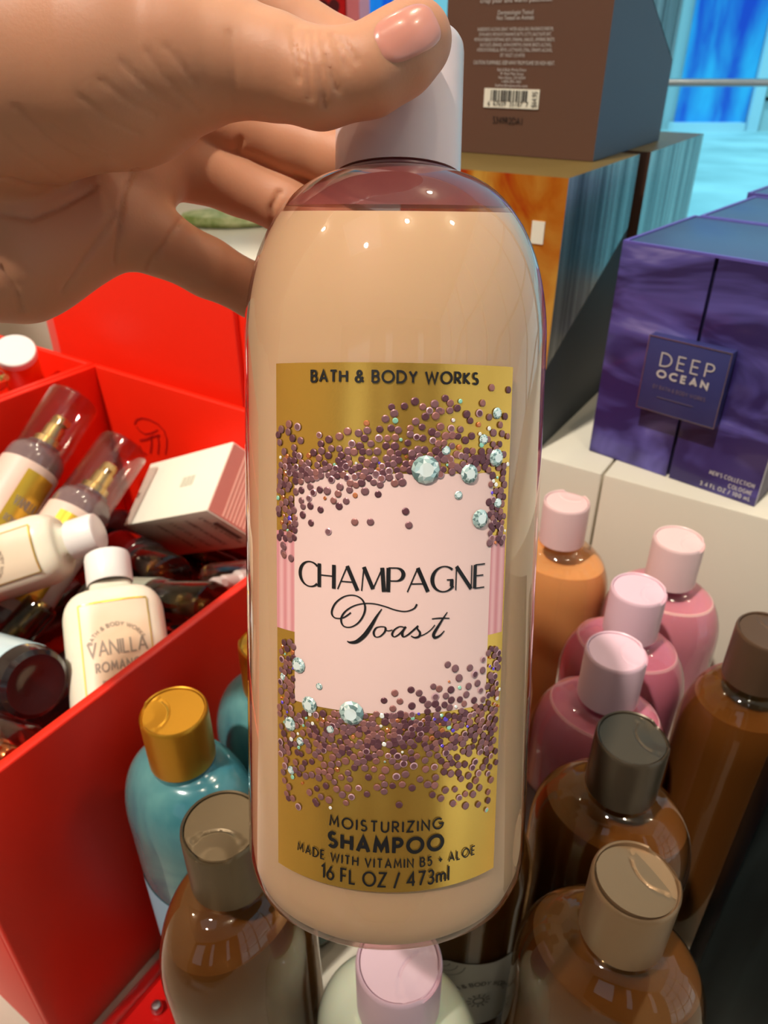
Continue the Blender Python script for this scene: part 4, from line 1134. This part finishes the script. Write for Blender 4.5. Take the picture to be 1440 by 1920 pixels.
def script(zpts, w0, w1, prof):
    px = [(450 + x / 2.526, 1020 + y / 2.526) for x, y in zpts]
    # Catmull-Rom through the points
    Q = [px[0]] + px + [px[-1]]; out = []
    for i in range(1, len(Q) - 2):
        p0, p1, p2, p3 = (np.array(q) for q in Q[i - 1:i + 3])
        for k in range(6):
            t_ = k / 6; out.append(.5 * ((2 * p1) + (-p0 + p2) * t_ + (2 * p0 - 5 * p1 + 4 * p2 - p3) * t_ ** 2 + (-p0 + 3 * p1 - 3 * p2 + p3) * t_ ** 3))
    out.append(np.array(px[-1])); n = len(out)
    pp = []
    for i, p in enumerate(out):
        q = out[min(i + 1, n - 1)] - out[max(i - 1, 0)]
        steep = abs(q[1]) / (math.hypot(*q) + 1e-9)
        down = 1 if prof == 'steep' else math.sin(math.pi * i / (n - 1))
        w = w0 + (w1 - w0) * (steep ** 2 if prof == 'steep' else math.sin(math.pi * i / (n - 1)) ** 1.5)
        pp.append((*lab(*p), w))
    ribbon(tx, pp, .00042, 0, None, P5)
script([(836, 282), (822, 303), (785, 316), (740, 311), (690, 294), (640, 281), (590, 279), (540, 291), (500, 318), (482, 352), (492, 384), (524, 391), (560, 372), (586, 335), (594, 295), (578, 258), (540, 240), (495, 247), (455, 278), (438, 320), (452, 346), (490, 347), (528, 322)], .55, .95, 'steep')
script([(672, 305), (648, 340), (622, 385), (592, 428), (556, 458), (525, 463), (510, 457)], .5, 2.0, 'mid')
script([(668, 388), (646, 394), (634, 416), (642, 436), (664, 434), (686, 412), (688, 392), (668, 388)], .5, 1.0, 'steep')
script([(686, 400), (700, 408), (722, 404)], .5, .5, 'mid')
script([(778, 392), (756, 388), (732, 402), (720, 424), (730, 436), (750, 426), (772, 404), (784, 388)], .5, 1.0, 'steep')
script([(784, 388), (768, 416), (772, 436), (792, 428), (816, 408), (842, 384)], .5, 1.2, 'steep')
script([(842, 384), (838, 398), (850, 416), (846, 434), (826, 440), (808, 432)], .5, 1.1, 'mid')
script([(846, 434), (872, 424), (900, 404), (920, 380)], .5, .5, 'mid')
script([(978, 320), (958, 350), (932, 392), (914, 424), (920, 440), (944, 430), (964, 408)], .5, 1.5, 'mid')
script([(906, 352), (944, 348), (988, 349)], .5, .6, 'mid')
tx.build('lettering', M_black, label, smooth=False)

# ------------------------------------------------------------------ the hand
def H(px, py, d): return np.array(atd(px, py, d))
def capsule(p, a, b, ra, rb):
    ab = b - a; t_ = np.clip(((p - a) @ ab) / (ab @ ab), 0, 1)
    return np.linalg.norm(p - a - t_[:, None] * ab, axis=1) - (ra + (rb - ra) * t_)
def smin(a, b, k):
    h = np.maximum(k - np.abs(a - b), 0) / k
    return np.minimum(a, b) - h * h * h * k / 6
THUMB = [(H(40, 125, .152), .0215), (H(225, 117, .1475), .0190), (H(335, 104, .1445), .0138), (H(420, 106, .1435), .0106), (H(510, 126, .1425), .0089), (H(600, 150, .1408), .0081), (H(690, 134, .1402), .0075), (H(745, 102, .1408), .0074), (H(776, 76, .1420), .0072)]
INDEX = [(H(300, -60, .180), .0105), (H(410, -30, .188), .0098), (H(530, 42, .191), .0086), (H(640, 108, .1905), .0082), (H(735, 160, .1875), .0075), (H(790, 180, .1835), .0066)]
MIDDLE = [(H(285, 175, .188), .0105), (H(380, 222, .196), .0094), (H(470, 238, .198), .0086), (H(560, 268, .1975), .0080), (H(640, 296, .1945), .0076), (H(715, 310, .1900), .0066)]
RING = [(H(260, 275, .190), .0098), (H(360, 312, .198), .0086), (H(450, 345, .203), .0080), (H(540, 384, .204), .0077), (H(620, 420, .2035), .0074), (H(690, 440, .2030), .0064)]
PINKY = [(H(210, 398, .186), .0090), (H(300, 455, .190), .0080), (H(390, 502, .196), .0074), (H(480, 548, .2025), .0070), (H(560, 585, .2055), .0066), (H(620, 600, .2065), .0056)]
PALM = [((H(210, 428, .186), .0105), (H(30, 470, .178), .0150)), ((H(30, 470, .178), .0150), (H(-190, 440, .174), .0200)),
        ((H(255, 330, .190), .0115), (H(-20, 330, .186), .0170)), ((H(285, 215, .188), .0115), (H(-40, 200, .184), .0180)),
        ((H(300, 60, .182), .0110), (H(-30, 110, .178), .0180)), ((H(300, -50, .180), .0105), (H(-60, 40, .172), .0190)), ((H(40, 125, .152), .0215), (H(-230, 200, .160), .0230))]
WRIST = [(H(-190, 150, .164), .0240), (H(-430, 230, .166), .0235), (H(-900, 300, .172), .0290)]
WRIST2 = [(H(-190, 400, .176), .0215), (H(-430, 360, .176), .0225), (H(-900, 400, .180), .0290)]
def chain(p, C, k=.004):
    d = None
    for (a, ra), (b, rb) in zip(C, C[1:]):
        e = capsule(p, a, b, ra, rb); d = e if d is None else smin(d, e, k)
    return d
def sdf(p):
    palm = None
    for (a, ra), (b, rb) in PALM:
        e = capsule(p, a, b, ra, rb); palm = e if palm is None else smin(palm, e, .012)
    palm = smin(palm, chain(p, WRIST, .008), .014); palm = smin(palm, chain(p, WRIST2, .008), .014)
    f = None
    for C in (INDEX, MIDDLE, RING, PINKY):
        e = chain(p, C, .003); f = e if f is None else smin(f, e, .0016)
    d = smin(palm, f, .006)
    # thumb: blends into the wrist side, meets the palm in a tight fold
    t_ = chain(p, THUMB, .0035)
    return smin(d, t_, .0045)
lo = np.array([-.30, .02, .33]); 
allp = np.array([q for C in (THUMB, INDEX, MIDDLE, RING, PINKY, WRIST, WRIST2) for q, _ in C])
lo = allp.min(0) - .034; hi = allp.max(0) + .034
hstep = .00072; CS = 4
n3 = (np.ceil((hi - lo) / (hstep * CS)).astype(int) + 1)
gx, gy, gz = (lo[i] + np.arange(n3[i]) * hstep * CS for i in range(3))
coarse = np.empty(n3, np.float32)
for i in range(n3[0]):
    Yg, Zg = np.meshgrid(gy, gz, indexing='ij')
    coarse[i] = sdf(np.column_stack([np.full(Yg.size, gx[i]), Yg.ravel(), Zg.ravel()])).reshape(Yg.shape)
vals = np.repeat(np.repeat(np.repeat(coarse, CS, 0), CS, 1), CS, 2)
sh = (np.array(vals.shape) - CS + 1)
vals = vals[:sh[0], :sh[1], :sh[2]]
near = np.argwhere(np.abs(vals) < hstep * CS * 1.9)
for c0_ in range(0, len(near), 400000):
    q_ = near[c0_:c0_ + 400000]
    vals[tuple(q_.T)] = sdf(lo + q_ * hstep)
def surface_nets(v):
    s = v < 0
    c = [s[:-1, :-1, :-1], s[1:, :-1, :-1], s[:-1, 1:, :-1], s[1:, 1:, :-1], s[:-1, :-1, 1:], s[1:, :-1, 1:], s[:-1, 1:, 1:], s[1:, 1:, 1:]]
    cnt = sum(x.astype(np.int8) for x in c); act = (cnt > 0) & (cnt < 8)
    I = np.argwhere(act); idm = -np.ones(act.shape, np.int64); idm[act] = np.arange(len(I))
    off = np.array([[0, 0, 0], [1, 0, 0], [0, 1, 0], [1, 1, 0], [0, 0, 1], [1, 0, 1], [0, 1, 1], [1, 1, 1]])
    cv = np.stack([v[tuple((I + o).T)] for o in off], 1)
    acc = np.zeros((len(I), 3)); num = np.zeros(len(I))
    for a, b in [(0, 1), (2, 3), (4, 5), (6, 7), (0, 2), (1, 3), (4, 6), (5, 7), (0, 4), (1, 5), (2, 6), (3, 7)]:
        va, vb = cv[:, a], cv[:, b]; m = (va < 0) != (vb < 0)
        t_ = np.where(m, va / np.where(m, va - vb, 1), 0)
        acc += np.where(m[:, None], off[a] + (off[b] - off[a]) * t_[:, None], 0); num += m
    V = I + acc / num[:, None]
    F = []
    for ax in range(3):
        b1, b2 = (ax + 1) % 3, (ax + 2) % 3
        sl0 = [slice(None)] * 3; sl1 = [slice(None)] * 3; sl0[ax] = slice(None, -1); sl1[ax] = slice(1, None)
        s0, s1 = s[tuple(sl0)], s[tuple(sl1)]
        E = np.argwhere(s0 != s1)
        E = E[(E[:, b1] > 0) & (E[:, b2] > 0) & (E[:, b1] < v.shape[b1] - 1) & (E[:, b2] < v.shape[b2] - 1)]
        o1 = np.zeros(3, int); o1[b1] = 1; o2 = np.zeros(3, int); o2[b2] = 1
        q = np.stack([idm[tuple((E - o1 - o2).T)], idm[tuple((E - o2).T)], idm[tuple(E.T)], idm[tuple((E - o1).T)]], 1)
        inside = s0[tuple(E.T)]
        q[~inside] = q[~inside][:, ::-1]
        F.append(q)
    return V, np.concatenate(F)
V, F = surface_nets(vals)
V = lo + V * hstep
def grad(p, e=.0004):
    g_ = np.empty_like(p)
    for i in range(3):
        d = np.zeros(3); d[i] = e; g_[:, i] = (sdf(p + d) - sdf(p - d)) / (2 * e)
    return g_ / (np.linalg.norm(g_, axis=1, keepdims=True) + 1e-9)
for _ in range(2):
    gN = grad(V); V = V - gN * sdf(V)[:, None]
gN = grad(V)
# skin folds: shallow valleys along the lines where joints bend
camv = np.array(CAM); Rm = np.array([list(RGT), list(UPV), list(FWD)])
def project(p):
    q = (p - camv) @ Rm.T
    return 720 + FPX * q[:, 0] / q[:, 2], 960 - FPX * q[:, 1] / q[:, 2], q[:, 2]
PX, PY, PZ = project(V)
facing = np.einsum('ij,ij->i', gN, camv - V) > 0
def fold(line, depth, sig, zr):
    global V
    m = facing & (PZ > zr[0]) & (PZ < zr[1])
    P = np.stack([PX, PY], 1); best = np.full(len(V), 1e9)
    for a, b in zip(line, line[1:]):
        a = np.array(a, float); b = np.array(b, float); ab = b - a
        t_ = np.clip(((P - a) @ ab) / (ab @ ab), 0, 1)
        best = np.minimum(best, np.linalg.norm(P - a - t_[:, None] * ab, axis=1))
    w = np.exp(-(best / sig) ** 2) * m
    V = V - gN * (w * depth)[:, None]
FRONT, BACK = (.10, .150), (.152, .215)
for ln in [[(583, 60), (590, 100), (603, 160), (610, 200)], [(600, 62), (612, 105), (625, 150), (634, 172)], [(622, 66), (638, 100), (650, 128)], [(566, 62), (574, 120), (582, 185)], [(640, 72), (658, 98), (668, 116)], [(548, 50), (556, 110), (560, 150)]]:
    fold(ln, .00055, 4.5, FRONT)
for ln in [[(228, 115), (260, 150), (300, 185), (330, 200)], [(275, 95), (305, 140), (340, 178), (372, 208)], [(190, 150), (240, 190), (290, 215)], [(310, 85), (340, 120), (368, 160)], [(0, 250), (60, 300), (110, 330)], [(90, 230), (150, 270), (200, 290)], [(430, 60), (440, 120), (436, 200)], [(150, 180), (200, 222), (262, 250)], [(30, 200), (90, 260), (150, 300)]]:
    fold(ln, .00026, 5, (.10, .165))
for ln in [[(258, 303), (232, 360), (222, 420), (216, 492)], [(346, 402), (320, 440), (292, 478), (276, 506)], [(452, 262), (444, 284)], [(524, 360), (508, 390), (512, 420)], [(0, 400), (60, 410), (120, 385), (180, 350)], [(0, 330), (60, 350), (110, 352)], [(120, 545), (150, 500), (190, 440), (215, 400)], [(0, 500), (30, 540), (40, 580)]]:
    fold(ln, .0007, 5, BACK)
me = bpy.data.meshes.new('hand')
me.from_pydata(V.tolist(), [], F.tolist()); me.polygons.foreach_set('use_smooth', [True] * len(me.polygons)); me.update()
m_skin = mat('skin', rgb(200, 140, 104), 0.52, sss=0.35, sssr=(1, .32, .16), sssc=.005)
rr = noise_mix(m_skin, rgb(196, 134, 100), rgb(208, 150, 115), 18, 2, .2, .35, .65)
bump(m_skin, 1400, 0.12, 0.0003, (1, 1, 1), 3)
me.materials.append(m_skin)
hand = bpy.data.objects.new('hand', me); COL.objects.link(hand)
tag(hand, 'bare left hand reaching in from the left, thumb and fingers closed around the pink cap', 'person')

# thumb nail: a curved plate on the back of the thumb tip
def surf_hit(px, py):
    p = camv.copy(); d = np.array(ray(px, py)); d = d / np.linalg.norm(d)
    t_ = .11
    for _ in range(60):
        s_ = float(sdf((camv + d * t_)[None])[0]); t_ += s_ * .9
        if abs(s_) < 1e-5: break
    return camv + d * t_
nv = []; nf = []; NR, NA = 7, 36
cx_, cy_ = 764, 62; ux_ = np.array([.90, -.43]); vx_ = np.array([.43, .90])
for i in range(NR + 1):
    for j in range(NA):
        a = 2 * math.pi * j / NA; k = i / NR
        ca, sa = math.cos(a), math.sin(a); e = .62
        x = k * 66 * math.copysign(abs(ca) ** e, ca); y = k * 50 * math.copysign(abs(sa) ** e, sa)
        q = np.array([cx_, cy_]) + ux_ * x + vx_ * y
        p = surf_hit(*q); gq = grad(p[None])[0]
        nv.append(p + gq * (.0002 + .00025 * (1 - (i / NR) ** 2) if i < NR else -.0003))
for i in range(NR):
    for j in range(NA):
        nf.append((i * NA + j, (i + 1) * NA + j, (i + 1) * NA + (j + 1) % NA, i * NA + (j + 1) % NA))
nm = MB(); nm.add([tuple(p) for p in nv], nf)
no = nm.build('thumb_nail', mat('pink nail', rgb(212, 140, 122), 0.22, coat=0.35, sss=0.3, sssc=.002), hand, angle=80)
